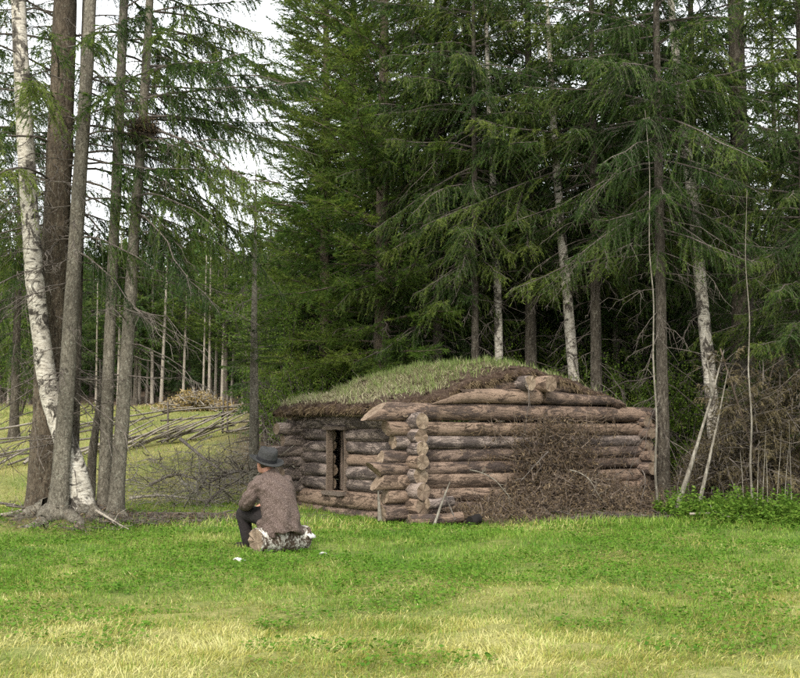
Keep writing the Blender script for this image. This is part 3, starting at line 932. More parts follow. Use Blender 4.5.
C['F3'] = spruce_mesh('far_tree_crown', 107, 10, 3.4, 1.5, 44, spacing=.15, tl=(.08, .18), tw=.045, twlet=.07, needle='pine', droop=.1, hang=.1, a_lo=15, a_hi=50)
C['L'] = spruce_mesh('spruce_crown', 108, 13, 3.2, 3.0, 52, droop=.5, hang=.8, a_lo=-6, sparse=.75, sec=.34, smin=.3, azr=(2.2, 4.2))
C['L2'] = spruce_mesh('spruce_crown', 109, 12, 4.1, 3.0, 44, droop=.55, hang=.7, a_lo=-2, sparse=1.0, sec=.34, smin=.2, azr=(.35, 2.6), curved_low=.7)
C['Y'] = spruce_mesh('young_spruce_crown', 110, 3.0, .15, .9, 46, spacing=.09, droop=.2, hang=.25, a_lo=5, curved_low=.8)
C['X'] = spruce_mesh('dead_spruce_crown', 111, 4.0, .3, 1.3, 46, spacing=.10, droop=.5, hang=.7, a_lo=-5, curved_low=.8, needle='withered', sparse=.9, twlet=.022, bark='dead_wood')
C['C'] = spruce_mesh('spruce_crown', 103, 15, 4.6, 2.6, 66, droop=.5, hang=.65, a_lo=-10, sparse=.9, curved_low=.5)
D = {}
D['a'] = dead_branch_mesh('dead_branches', 201, .8, 5.5, 46, 1.5)
D['b'] = dead_branch_mesh('dead_branches', 202, 1.2, 7.5, 60, 1.9, a=-14, droop=.35)
D['c'] = dead_branch_mesh('dead_branches', 203, 1.8, 6.5, 18, 1.8, a=0, droop=.5, rb=.013, azr=(-.15, 2.4))
D['s'] = dead_branch_mesh('dead_branches', 204, .5, 4.5, 26, .9, rb=.007)

# ------------------------------------------------------------------ left tree group
tree('spruce_tree', 'thick rough-barked spruce, stoutest trunk of the left clump beside the birch',
     pixpath([(44, 512, 15.4), (48, 400, 15.42), (56, 250, 15.45), (65, 0, 15.5), (70, -200, 15.6), (74, -420, 15.8)]), [.235, .20, .185, .17, .13, .05],
     'brown_bark', C['L'], 1.0, 2.2, thick=False, dead=D['b'], dz=(1, 1, 1), seed=1, flare=.3, rough=.09, sides=22)
tree('birch_tree', 'leaning white birch with black scars at the left edge, crossing the thick spruce',
     pixpath([(84, 514, 14.95), (75, 470, 14.95), (62, 432, 15.0), (47, 385, 15.0), (34, 280, 15.0), (26, 150, 15.05), (18, 0, 15.1), (10, -180, 15.2), (5, -330, 15.2)]),
     [.18, .165, .15, .128, .12, .113, .10, .08, .03], 'birch', None, dead=D['s'], dz=(1.6, 1.6, 1.4), seed=2, flare=.15, rough=.06)
tree('spruce_tree', 'slim grey spruce standing in front of the thick spruce in the left clump',
     pixpath([(58, 514, 14.75), (64, 430, 14.75), (73, 280, 14.8), (88, 60, 14.9), (96, -120, 15), (102, -300, 15)]), [.125, .11, .10, .085, .06, .02],
     'grey_bark', C['L2'], (.55, .55, .85), 0.3, thick=False, dead=D['s'], dz=(1.3, 1.3, 1.4), seed=3, flare=.35)
tree('spruce_tree', 'thin dark spruce trunk half hidden behind the slim grey one in the left clump',
     pixpath([(72, 510, 15.7), (76, 380, 15.7), (79, 240, 15.7), (86, 0, 15.7), (90, -200, 15.7)]), [.08, .072, .065, .05, .02],
     'spruce_bark', None, dead=D['s'], dz=(1.3, 1.3, 1.5), seed=4)
tree('spruce_tree', 'slender spruce with a straight trunk, second from the right in the left clump',
     pixpath([(104, 516, 15.1), (108, 380, 15.1), (114, 240, 15.15), (124, 0, 15.2), (130, -180, 15.2), (134, -330, 15.2)]), [.095, .082, .075, .06, .045, .015],
     'grey_bark', C['L2'], (.74, .74, .95), .25, thick=False, dead=D['c'], dz=1.0, seed=5)
t5 = tree('spruce_tree', 'slender spruce carrying a round twig clump, rightmost trunk of the left clump',
     pixpath([(115, 519, 14.9), (124, 400, 14.9), (133, 250, 14.95), (143, 120, 15.0), (150, 0, 15.0), (158, -180, 15.0), (163, -320, 15)]), [.10, .088, .078, .066, .056, .04, .015],
     'grey_bark', C['L2'], (.78, .78, 1.0), -.25, thick=False, dead=D['c'], dz=1.0, seed=6)
# the round dense twig clump (witch's broom) on that trunk
rg = np.random.default_rng(66)
G = Geo(); n = 900
cc = at(143, 131, 14.82)
dd = norm(rg.normal(size=(n, 3))); P0 = cc + dd * .03
rr = rg.uniform(.10, .25, n)[:, None]
P1 = cc + dd * rr * np.array([1.0, 1.0, .8]); P2 = P1 + norm(dd + .9 * rg.normal(size=(n, 3))) * rg.uniform(.03, .11, n)[:, None]
V, Q = tubes(np.stack([P0, P1, P2], 1), np.broadcast_to(np.array([.006, .004, .002]), (n, 3)), 3); G.add(V, Q, m=1)
bi = rg.integers(0, n, 2600); f = rg.uniform(.3, 1, 2600)[:, None]
V, Q = kites(P0[bi] * (1 - f) + P2[bi] * f, norm(rg.normal(size=(2600, 3))), .05, .012, rg); G.add(V, Q, m=0, tint=np.repeat(rg.random(2600) * .6, 4))
obj('twig_clump', G.mesh('twig_clump', [M['dead_needles'], M['spruce_bark']]), t5).matrix_parent_inverse = Matrix.Translation(-Vector(t5.location))
# small crooked dead stem behind the clump
tree('dead_sapling', 'short crooked dark dead stem between the two slender left spruces', pixpath([(90, 514, 17.4), (92, 455, 17.4), (97, 420, 17.4), (101, 385, 17.4), (100, 360, 17.4)]),
     [.075, .068, .055, .035, .01], 'spruce_bark', dead=None, seed=8, flare=.2)
tree('spruce_tree', 'thin grey trunk with a low needle tuft, standing between the seated person and hut',
     pixpath([(254, 508, 18.6), (254, 420, 18.6), (254, 330, 18.6), (255, 250, 18.6), (256, 170, 18.6)]), [.085, .08, .06, .03, .008],
     'grey_bark', None, dead=D['s'], dz=(.9, .9, 1.6), seed=9)
# low needle tuft on it
tt = [o for o in COL.objects if o.get('label', '').startswith('thin grey trunk')][0]
o = obj('needle_tuft', C['Y'], tt); o.scale = (.5, .5, .3); o.location = (0, 0, 2.35)

tree('spruce_tree', 'spruce at the left edge of which only the boughs reach into the picture', straight(-62, 17.5, 13), taper(.13, 5), 'spruce_bark', C['L2'], (.8, .8, 1.0), -.2, thick=False, dead=D['b'], seed=47)
tree('spruce_tree', 'distant thin-crowned spruce against the sky behind the leaning birch', straight(14, 31, 15), taper(.13, 5), 'spruce_bark', C['B'], (.9, .9, 1.0), .7, thick=False, dead=D['b'], seed=48)

# surface roots below the left clump
for i, (x0, d0, x1, d1, r) in enumerate([(50, 14.9, 12, 14.75, .075), (58, 14.75, 30, 14.35, .07), (64, 14.7, 76, 14.25, .06), (84, 14.8, 108, 14.5, .05), (44, 15.2, 0, 15.3, .05), (112, 14.9, 150, 14.6, .035), (96, 14.9, 128, 14.35, .035)]):
    a = gat(x0, d0); b = gat(x1, d1); P = []
    rg = np.random.default_rng(300 + i)
    for t in np.linspace(0, 1, 7):
        p = a * (1 - t) + b * t + np.array((*(0.05 * rg.normal(size=2)), 0)); p[2] = th(p[0], p[1]) + .05 * (1 - t) - .02 * t
        P.append(p)
    me, _, _ = trunk_mesh('surface_root', np.array(P), r * 1.5 * np.linspace(1.4, .22, 7), M['grey_bark'], i, 9, 0, .16, 3)
    par = [o for o in COL.objects if o.get('category') == 'tree'][0 if i in (0, 4) else 2 if i in (1, 2) else 1 if i == 3 else 5]
    o = obj('surface_root', me, par); o.location = Vector(P[0]) - par.location

# ------------------------------------------------------------------ trees behind and beside the hut
tree('pine_tree', 'broad yellow-green pine with a bare brown lower trunk behind the hut roof', straight(381, 23.0, 18, (.1, 0)), taper(.19, 5), 'brown_bark', C['P'], (1.15, 1.15, 1.4), .4, dead=D['a'], seed=20)
tree('pine_tree', 'yellow-green pine at the clearing edge, left of the broad pine', straight(324, 26.0, 17.0), taper(.15, 5), 'brown_bark', C['P'], (1.05, 1.05, 1.3), 2.4, dead=D['s'], seed=22)
tree('spruce_tree', 'dark spruce with grey lower trunk just right of the broad pine', straight(438, 22.6, 17), taper(.12, 5), 'spruce_bark', C['A'], (.9, .9, 1.15), 1.3, dead=D['a'], seed=23)
tree('pine_tree', 'tall yellow-green pine rising behind and between the two nearer pines', straight(352, 28.5, 19), taper(.17, 5), 'brown_bark', C['P'], (1.2, 1.2, 1.45), 4.1, dead=None, seed=19)
tree('spruce_tree', 'dense dark spruce between the dark trunk and the nearer roof birch', straight(470, 25.5, 18), taper(.14, 5), 'spruce_bark', C['B'], (1.1, 1.1, 1.2), 2.0, dead=D['a'], seed=24)
tree('birch_tree', 'white birch stem rising just behind the grassy ridge of the roof', pixpath([(502, 489, 21.6), (499, 355, 21.6), (498, 295, 21.6), (494, 200, 21.6), (488, 80, 21.6), (484, -60, 21.6)]), [.088, .085, .078, .068, .05, .02], 'birch', dead=D['s'], dz=(.9, .9, 1.5), seed=25, flare=.1)
tree('spruce_tree', 'drooping spruce with hanging sprays above the middle of the hut', straight(532, 22.0, 15), taper(.14, 5), 'spruce_bark', C['C'], (1.05, 1.05, .95), .2, dead=D['b'], seed=26)
tree('spruce_tree', 'sagging spruce left of the roof birch, its boughs hiding the birch top', straight(476, 21.4, 14), taper(.095, 5), 'spruce_bark', C['C'], (.95, .95, .98), 5.2, dead=D['b'], seed=46)
tree('birch_tree', 'stout white birch leaning left behind the right slope of the roof', pixpath([(586, 490, 21.0), (573, 370, 21.0), (567, 290, 21.0), (562, 240, 21.0), (553, 120, 21.0), (545, -40, 21.0)]), [.11, .105, .095, .088, .07, .02], 'birch', dead=D['s'], dz=(.9, .9, 1.5), seed=27, flare=.1)
tree('spruce_tree', 'spruce with wide sagging boughs over the right half of the roof', straight(598, 20.7, 13.5), taper(.13, 5), 'spruce_bark', C['C'], (1.1, 1.1, .95), 1.0, dead=D['b'], seed=28)
tree('spruce_tree', 'grey-brown spruce trunk standing at the right corner of the hut', straight(664, 18.55, 14, (.05, .1)), taper(.12, 5), 'spruce_bark', C['C'], (.95, .95, 1.0), 2.6, dead=D['b'], seed=29)
tree('birch_tree', 'white birch leaning left above the dead brush on the right', pixpath([(719, 504, 19.2), (710, 380, 19.2), (702, 300, 19.2), (695, 220, 19.2), (685, 140, 19.3), (672, 20, 19.3), (664, -100, 19.4)]), [.12, .115, .108, .10, .088, .065, .03], 'birch', dead=D['s'], dz=(1, 1, 1.5), seed=30, flare=.1)
tree('spruce_tree', 'thick dark old spruce trunk right of the leaning birch', straight(746, 20.0, 15, (.05, 0)), taper(.235, 5, .3), 'spruce_bark', C['C'], (1.15, 1.15, 1.05), 4.0, thick=False, dead=D['b'], dz=1.15, seed=31, rough=.08)
tree('spruce_tree', 'slender spruce at the right edge with bright low branches', straight(812, 18.6, 13), taper(.11, 5), 'spruce_bark', C['A'], (.82, .82, .9), .5, dead=D['a'], seed=32)
tree('spruce_tree', 'thin trunk against the sky near the right edge behind the thick spruce', straight(783, 23.5, 13), taper(.10, 5), 'spruce_bark', C['L'], (.8, .8, .98), 1.7, thick=False, dead=D['b'], seed=33)
tree('spruce_tree', 'tall spruce behind the leaning birch, right of the corner trunk', straight(700, 23.0, 15), taper(.15, 5), 'spruce_bark', C['B'], (1.0, 1.0, 1.0), 3.0, dead=D['b'], seed=34)
for i, (px, d, r, ww) in enumerate([(598, 24.5, .09, 'leftmost'), (618, 23.2, .10, 'middle'), (637, 24.8, .10, 'rightmost')]):
    tree('spruce_tree', f'bare grey trunk behind the right end of the roof, {ww} of three', straight(px, d, 13), taper(r, 5), 'grey_bark', C['F2'], 1.0, i * 1.9, dead=D['a'], seed=35 + i, group='bare trunks behind the roof')
# thin pale saplings and leaning poles on the right
def sapling(label, pts, r, mat='birch', name='birch_sapling', cat='sapling', seed=0, group=None):
    return tree(name, label, pixpath(pts), r * np.linspace(1, .18, len(pts)), mat, dead=None, seed=seed, flare=.1, cat=cat, group=group, sides=9)


sapling('thin upright pale sapling just left of the corner spruce trunk', [(658, 508, 17.3), (655, 470, 17.3), (657, 420, 17.3), (653, 360, 17.3), (654, 300, 17.35), (649, 250, 17.35), (650, 170, 17.4), (645, 110, 17.5)], .021, 'sapling_bark', seed=41)
sapling('thin upright pale sapling in front of the thick old spruce', [(753, 512, 17.2), (750, 465, 17.2), (752, 420, 17.2), (748, 370, 17.2), (750, 320, 17.2), (745, 260, 17.2), (747, 190, 17.2)], .020, 'sapling_bark', seed=42)
sapling('long pale pole leaning right across the dead brush, lowest end nearest the hut', [(674, 515, 16.6), (688, 475, 16.8), (700, 435, 17.0), (713, 392, 17.3), (724, 350, 17.6)], .042, 'sapling_bark', 'leaning_pole', 'pole', seed=43)
sapling('shorter pale pole leaning right, second of the two leaning in the brush', [(697, 513, 17.0), (708, 465, 17.1), (718, 420, 17.3), (728, 370, 17.5)], .034, 'sapling_bark', 'leaning_pole', 'pole', seed=44)
sapling('pale forked pole end rising above the longer leaning pole', [(712, 396, 17.2), (710, 375, 17.2), (705, 352, 17.2)], .026, 'sapling_bark', 'leaning_pole', 'pole', seed=45)
for i, (px, top, dx) in enumerate(sorted([(757, 440, 2), (762, 425, 4), (768, 452, -2), (776, 430, 6), (784, 445, 5), (792, 420, -3), (744, 452, -4)])):
    sapling(f'pale bare shoot in the thicket at the right edge, {ORD[i]} from the left', [(px, 514, 17.0), (px + dx * .5, 470, 17.0), (px + dx, top, 17.0)], .009, 'sapling_bark', 'bare_shoot', 'shoot', seed=50 + i, group='pale shoots at the right edge')

# deeper wood behind: many similar spruces
rg = np.random.default_rng(77)
fills = []
for r_, d in enumerate((27, 30.5, 35, 41)):
    for j_, px in enumerate(np.arange(285, 900, 46 if d < 33 else 42)):
        lab = f'dark spruce of the front row of the wood behind the hut, {ORD[j_]} from the left' if r_ == 0 else 'dark spruce in the rear rows of the wood behind the hut'
        fills.append((px + rg.uniform(-16, 16), d + rg.uniform(-1.3, 1.3), lab))
for i, (px, d, lab) in enumerate(fills):
    hgt = rg.uniform(.62, .98)
    if px < 330: hgt *= .8
    tree('spruce_tree', lab, straight(px, d, 10.8 * hgt, n=3), taper(rg.uniform(.09, .14), 3), 'spruce_bark',
         C['F'] if i % 3 else C['F2'], (hgt * 1.05, hgt * 1.05, hgt), rg.uniform(0, 6.28), dead=D['a'] if d < 32 else None, seed=400 + i, group='dark spruces of the wood behind the hut', sides=8)
# far wood beyond the clearing, left
k = 0
for d in (48, 52, 57, 63):
    for px in np.arange(-60, 300, 22):
        k += 1
        hgt = rg.uniform(.55, .82) * (1.0 if d > 50 else .85)
        tree('spruce_tree', 'one of the green trees in the far wood beyond the clearing', straight(px + rg.uniform(-9, 9), d + rg.uniform(-1.5, 1.5), 10.8 * hgt, n=3), taper(.11, 3), 'spruce_bark',
             [C['F'], C['F2'], C['F3']][k % 3], hgt, rg.uniform(0, 6.28), seed=600 + k, group='trees of the far wood beyond the clearing', sides=7)
# the wood beyond, too far to tell its trees apart
G = Geo(); rg2 = np.random.default_rng(88); nt = 1000
tx = rg2.uniform(-75, 60, nt); ty = rg2.uniform(68, 105, nt); thh = rg2.uniform(7, 11, nt)
kk = 100; bi = np.repeat(np.arange(nt), kk); f = rg2.random(nt * kk); rr = 1.9 * (1 - f) ** .8 * np.sqrt(rg2.random(nt * kk)); aa = rg2.uniform(0, 6.28, nt * kk)
p = np.stack([tx[bi] + rr * np.cos(aa), ty[bi] + rr * np.sin(aa), terrain(tx[bi], ty[bi]) + thh[bi] * (.05 + .95 * f)], -1)
V, T = spikes(p, norm(np.stack([np.cos(aa), np.sin(aa), rg2.normal(-.2, .35, nt * kk)], -1)), rg2.uniform(.5, 1.3, nt * kk), .5, rg2)
G.add(V, None, T, tint=np.repeat(np.clip(rg2.normal(.5, .2, nt)[bi] + rg2.normal(0, .1, nt * kk), 0, 1), 3))
o = obj('far_wood', G.mesh('far_wood', [M['spruce_far']])); o['kind'] = 'stuff'
# slim pale trunks along the edge of the far wood
for i, px in enumerate(sorted([8, 27, 96, 118, 130, 139, 146, 152, 183, 203, 209, 215, 222, 243, 269, 278, 290, 161, 231, 256])):
    tree('slender_tree', f'slim pale trunk at the edge of the far wood, {ORD[i]} from the left', straight(px, 46.5 + 1.5 * rg.random(), rg.uniform(5.5, 8), (rg.normal(0, .12), 0), 3), taper(rg.uniform(.055, .085), 3, .4), 'pale_wood',
         C['F3'] if i % 2 else None, .72, rg.uniform(0, 6), seed=700 + i, group='pale trunks at the edge of the far wood', sides=7, flare=.1)


# ------------------------------------------------------------------ shrubs
def bush_mesh(name, seed, h, r, stems, leaves, leaf=.045, mat='leaf'):
    rg = np.random.default_rng(seed)
    az = rg.uniform(0, 6.28, stems); L = h * rg.uniform(.6, 1.05, stems); sp = r * rg.uniform(.2, 1, stems)
    s = np.linspace(0, 1, 6)[None, :, None]
    dh = np.stack([np.cos(az), np.sin(az), 0 * az], -1)
    P = dh[:, None] * (sp[:, None, None] * s ** 1.3 + .05) + np.array([0, 0, 1.0]) * L[:, None, None] * s + .05 * rg.normal(size=(stems, 6, 3)) * s
    G = Geo(); V, Q = tubes(P, np.broadcast_to(np.linspace(.014, .003, 6), (stems, 6)), 4); G.add(V, Q, m=1)
    nt = stems * 16; bi = rg.integers(0, stems, nt); ss = rg.uniform(.2, 1, nt); p, tg = sample_line(P, bi, ss)
    d = norm(tg * .5 + rg.normal(size=(nt, 3)) * .8); l = rg.uniform(.12, .45, nt) * h / 2.2
    TP = p[:, None] + d[:, None] * l[:, None, None] * np.linspace(0, 1, 3)[None, :, None]
    V, Q = tubes(TP, np.broadcast_to(np.array([.004, .003, .0015]), (nt, 3)), 3); G.add(V, Q, m=1)
    ti = rg.integers(0, nt, leaves); p2, t2 = sample_line(TP, ti, rg.uniform(.1, 1, leaves))
    p2 = p2 + .04 * rg.normal(size=p2.shape)
    d2 = norm(rg.normal(size=(leaves, 3)) + np.array([0, 0, -.2])); LL = leaf * rg.uniform(.6, 1.3, leaves)
    V, Q = kites(p2, d2, LL, LL * .62, rg)
    tt = np.clip(rg.normal(.5, .16, nt)[ti] + rg.normal(0, .15, leaves), 0, 1)
    G.add(V, Q, m=0, tint=np.repeat(tt, 4))
    return G.mesh(name, [M[mat], M['dead_wood']])


BM = [bush_mesh('shrub', 501, 2.4, 1.1, 20, 9000), bush_mesh('shrub', 502, 1.7, 1.0, 20, 7000), bush_mesh('shrub', 503, 3.4, 1.3, 18, 10000)]
for i, (px, d, v, s, lab) in enumerate([
        (285, 25.5, 2, 1.15, 'tall light green leafy shrub at the clearing edge, left of the pines'),
        (312, 23.5, 0, 1.0, 'light green leafy shrub behind the left end of the roof'),
        (338, 24.5, 1, 1.2, 'leafy shrub in front of the left pine trunk behind the roof'),
        (268, 29.0, 2, 1.2, 'tall pale green shrub farthest left along the wood edge'),
        (412, 24.0, 1, 1.0, 'small green shrub between the broad pine and the dark spruce'),
        (522, 23.4, 0, 1.2, 'green shrub behind the roof ridge right of the first birch'),
        (600, 21.6, 0, 1.05, 'low green shrub behind the right slope of the roof'),
        (636, 20.8, 0, .95, 'low green shrub behind the hut near the corner trunk'),
        (548, 23.5, 2, .95, 'green shrub between the two birches behind the roof'),
        (684, 20.8, 0, 1.05, 'green shrub between the corner spruce and the leaning birch'),
        (20, 40.0, 2, 1.2, 'pale brownish green shrub at the far left across the field'),
        (300, 33.0, 2, 1.3, 'light shrub in the gap between clearing and left pine')]):
    p = gat(px, d); t = thing('leafy_shrub', lab, 'shrub', p - np.array((0, 0, .05)), 'leafy shrubs along the wood edge', rg.uniform(0, 6.28))
    o = obj('foliage', BM[v], t); o.scale = (s, s, s)
for i, (px, d, sc_, lab) in enumerate([(452, 23.6, 1.0, 'young spruce behind the roof between dark trunk and first birch'), (516, 24.2, 1.15, 'young spruce deep behind the roof ridge'), (556, 22.6, .95, 'young spruce left of the stout birch'),
                                      (588, 24.0, 1.2, 'young spruce right of the stout birch'), (646, 22.6, 1.1, 'young spruce left of the corner trunk, behind it'), (680, 22.4, 1.05, 'young spruce right of the corner trunk'), (724, 21.6, 1.1, 'young spruce behind the leaning birch and the dead brush')]):
    p = gat(px, d); t = thing('young_spruce', lab, 'tree', p - np.array((0, 0, .05)), 'young spruces behind the hut', i * 1.3)
    obj('crown', C['Y'], t).scale = (sc_, sc_, sc_)
    me, _, _ = trunk_mesh('trunk', np.array([(0, 0, -.05), (0, 0, 1.4 * sc_), (0, 0, 2.9 * sc_)]), [.04, .03, .01], M['spruce_bark'], i, 7); obj('trunk', me, t)
p = gat(368, 21.6); t = thing('young_spruce', 'small dark young spruce against the foot of the broad pine', 'tree', p)
obj('crown', C['Y'], t).scale = (.95, .95, .7)
me, _, _ = trunk_mesh('trunk', np.array([(0, 0, -.05), (0, 0, 1.0), (0, 0, 2.0)]), [.04, .03, .01], M['spruce_bark'], 1, 8); o = obj('trunk', me, t)

# nettle-like herbs at the right
rg = np.random.default_rng(31)
G = Geo(); n = 800
x = []; y = []
while len(x) < n:
    px = rg.uniform(655, 850); d = rg.uniform(14.2, 17.0)
    if d + rg.normal(0, .3) > np.interp(px, [655, 676, 700, 850], [16.6, 15.7, 15.1, 14.8]): q = gat(px, d); x.append(q[0]); y.append(q[1])
x = np.array(x); y = np.array(y); hh = rg.uniform(.08, .40, n) * np.interp(y, [14.2, 15.0, 15.8], [.35, .7, 1.0]) * (.55 + .9 * vnoise(x, y, 2.0, 77))
b = np.stack([x, y, terrain(x, y)], -1); tip = b + np.stack([rg.normal(0, .05, n), rg.normal(0, .05, n), hh], -1)
P = np.stack([b, (b + tip) / 2 + .01, tip], 1)
V, Q = tubes(P, np.broadcast_to(np.array([.003, .0025, .0015]), (n, 3)), 3); G.add(V, Q, m=0, tint=.4)
K = 13; bi = np.repeat(np.arange(n), K); s = rg.uniform(.25, 1, n * K); p, _ = sample_line(P, bi, s)
a = rg.uniform(0, 6.28, n * K); d = norm(np.stack([np.cos(a), np.sin(a), rg.normal(-.05, .3, n * K)], -1))
LL = rg.uniform(.045, .095, n * K) * (1.2 - .5 * s)
V, Q = kites(p, d, LL, LL * .6, rg, np.array([0, 0, 1.0])); G.add(V, Q, m=0, tint=np.repeat(np.clip(rg.normal(.5, .2, n * K), 0, 1), 4))
o = obj('nettle_patch', G.mesh('nettle_patch', [M['nettle']])); o['kind'] = 'stuff'


# ------------------------------------------------------------------ dead brush
def brush(name, seed, centers, n, needles, mats, lean=.35, size=(.25, .7), r0=.0045):
    """tangle of dead twigs; centers: function(rg, n) -> base points (n,3)"""
    rg = np.random.default_rng(seed); G = Geo()
    p = centers(rg, n)
    a = rg.uniform(0, 6.28, n); el = rg.normal(.1, lean + .25, n)
    d = np.stack([np.cos(a) * np.cos(el), np.sin(a) * np.cos(el), np.sin(el)], -1)
    L = rg.uniform(size[0], size[1], n) * rg.choice([.6, 1, 1.5], n, p=[.5, .35, .15])
    s = np.linspace(-.5, .5, 4)[None, :, None]
    P = p[:, None] + d[:, None] * L[:, None, None] * s + .045 * rg.normal(size=(n, 4, 3)) * L[:, None, None]
    P[..., 2] = np.maximum(P[..., 2], terrain(P[..., 0], P[..., 1]) + .005)
    R = (r0 * rg.choice([.45, .8, 1.3, 2.6], n, p=[.45, .3, .18, .07]))[:, None] * np.array([1.2, 1, .75, .35])[None]
    V, Q = tubes(P, R, 3); G.add(V, Q, m=1, tint=np.repeat(rg.random(n), 12))
    bi = rg.integers(0, n, needles); q, t_ = sample_line(P, bi, rg.random(needles))
    d2 = norm(t_ * .6 + .8 * rg.normal(size=(needles, 3)))
    V, Q = kites(q, d2, rg.uniform(.03, .09, needles), .012, rg)
    G.add(V, Q, m=0, tint=np.repeat(np.clip(rg.normal(.45, .22, needles), 0, 1), 4))
    o = obj(name, G.mesh(name, mats)); o['kind'] = 'stuff'
    return o


def hut_pile(rg, n):
    u = rg.uniform(.45, 4.85, n); v = -np.abs(rg.normal(0, .42, n)) - .1
    top = np.interp(u, [.4, .9, 1.5, 2.2, 2.8, 3.3, 4.2, 5.1], [.10, .18, .36, .95, 1.05, .7, .36, .12]) * np.clip(1 + (v + .1) / 1.25, .04, 1)
    z = top * rg.random(n) ** .8
    p = np.array((AX, AY, 0)) + u[:, None] * U + v[:, None] * W_; p[:, 2] = z + .03
    return p


brush('brush_pile', 91, hut_pile, 3400, 17000, [M['dead_needles'], M['brown_twig']], size=(.15, .55))


def hut_pile2(rg, n):    # thin upper twigs leaning on the wall
    u = rg.normal(2.6, .6, n); v = -.12 - .3 * rg.random(n); z = rg.uniform(.7, 1.45, n)
    p = np.array((AX, AY, 0)) + u[:, None] * U + v[:, None] * W_; p[:, 2] = z
    return p


brush('brush_pile', 92, hut_pile2, 700, 4200, [M['dead_needles'], M['brown_twig']], size=(.15, .5), lean=.7)


def right_heap(rg, n):
    px = rg.uniform(672, 860, n); d = rg.uniform(17.3, 19.6, n)
    top = np.interp(px, [672, 690, 715, 745, 800, 860], [.3, .8, 1.4, 2.0, 2.4, 2.3]) * (.82 + .3 * vnoise(px, d * 40, .035, 9))
    x = (px - 400) / F * d
    z = terrain(x, d) + top * rg.random(n) ** .75
    return np.stack([x, d, z], -1)


brush('brush_thicket', 93, right_heap, 2600, 26000, [M['withered'], M['dead_wood']], size=(.25, .8), lean=.6)


for i, (px, d, tx_, rz2, s, lab) in enumerate([
        (735, 18.2, .35, .5, .62, 'brown dead young spruce leaning left behind the leaning poles'), (772, 18.0, -.5, 1.4, .68, 'brown dead young spruce in the middle of the right thicket'),
        (800, 17.8, .7, 2.6, .66, 'brown dead young spruce toppled at the right edge of the thicket'), (708, 18.5, -.3, 3.4, .45, 'small brown dead spruce at the left end of the right thicket'),
        (838, 18.4, .4, 4.4, .7, 'brown dead young spruce cut off by the right edge')]):
    t = thing('dead_spruce', lab, 'tree', gat(px, d) - np.array((0, 0, .05)), 'dead brown spruces in the right thicket'); t.rotation_euler = (tx_ * .6, tx_ * .5, rz2)
    o = obj('crown', C['X'], t); o.scale = (s, s, s)
    me, _, _ = trunk_mesh('trunk', np.array([(0, 0, -.1), (0, 0, 2.0 * s), (0, 0, 4.0 * s)]), [.05 * s, .035 * s, .01], M['brown_twig'], i, 7, 0); obj('trunk', me, t)


def litter(rg, n):
    k = rg.integers(0, 4, n)
    cx = np.array([195, 150, 90, 640])[k]; cd = np.array([15.9, 15.5, 14.8, 16.4])[k]
    x = (cx - 400) / F * cd + rg.normal(0, 1, n) * np.array([1.0, .8, .6, .9])[k]; y = cd + rg.normal(0, .3, n)
    return np.stack([x, y, terrain(x, y) + .02 + .05 * rg.random(n)], -1)


brush('twig_litter', 94, litter, 1500, 3500, [M['dead_needles'], M['dead_wood']], size=(.15, .5), lean=-.1)


def slash(rg, n):
    px = np.clip(rg.normal(212, 52, n), 105, 292); d = rg.uniform(17.6, 25, n)
    x = (px - 400) / F * d
    z = terrain(x, d) + np.interp(px, [120, 180, 240, 290], [.15, .35, .75, .9]) * rg.random(n) ** 1.3
    return np.stack([x, d, z], -1)


brush('slash_heap', 95, slash, 950, 300, [M['dead_needles'], M['sapling_bark']], size=(.3, 1.2), lean=.2, r0=.006)


# single fallen branches that can be told apart
def fallen(label, pts, r, seed, mat='dead_wood', twigs=14, group=None, name='fallen_branch', cat='branch', tl=.5):
    rg = np.random.default_rng(seed)
    P = np.asarray(pts, float); t = thing(name, label, cat, P[0], group)
    me, PP, _ = trunk_mesh('stem', P, r * np.linspace(1, .3, len(P)), M[mat], seed, 8, 0, .08, 4); obj('stem', me, t)
    if twigs:
        G = Geo(); s = rg.uniform(.15, 1, twigs); p, tg = sample_line(PP[None], np.zeros(twigs, int), s)
        d = norm(tg * .7 + .75 * rg.normal(size=(twigs, 3)) + np.array([0, 0, .25])); l = rg.uniform(.2, 1, twigs) * tl
        TP = p[:, None] + d[:, None] * l[:, None, None] * np.linspace(0, 1, 4)[None, :, None] + .04 * rg.normal(size=(twigs, 4, 3)) * np.linspace(0, 1, 4)[None, :, None]
        V, Q = tubes(TP, np.broadcast_to(np.linspace(.4, .1, 4) * r, (twigs, 4)), 4); G.add(V, Q)
        obj('side_twigs', G.mesh('side_twigs', [M[mat]]), t)['kind'] = 'stuff'
    return t


def gp(px, d, h=0.0):
    p = gat(px, d); p[2] += h; return p


fallen('long dark fallen branch lying across the field left of the hut', [gp(180, 23, .7), gp(205, 22, .45), gp(228, 21.2, .3), gp(250, 20.5, .15)], .035, 801, twigs=18)
fallen('grey fallen branch arching beside the smaller dark one in the slash', [gp(150, 21, .1), gp(175, 20.6, .4), gp(200, 20.3, .3), gp(232, 20, .08)], .03, 802, twigs=18)
fallen('bare grey branched treetop lying nearest the thin grey trunk', [gp(262, 20.2, .3), gp(240, 19.8, .55), gp(215, 19.4, .4), gp(188, 19.2, .12)], .04, 803, twigs=26, tl=.8)
fallen('pale bare branch lying low in the grass behind the left clump', [gp(130, 19.5, .05), gp(160, 19.0, .15), gp(195, 18.8, .1), gp(222, 18.5, .04)], .025, 804, 'pale_wood', twigs=12)
fallen('crooked branch with upturned twigs in the middle of the slash', [gp(205, 18.3, .05), gp(222, 18.4, .3), gp(240, 18.3, .45), gp(256, 18.1, .7)], .025, 805, twigs=18)
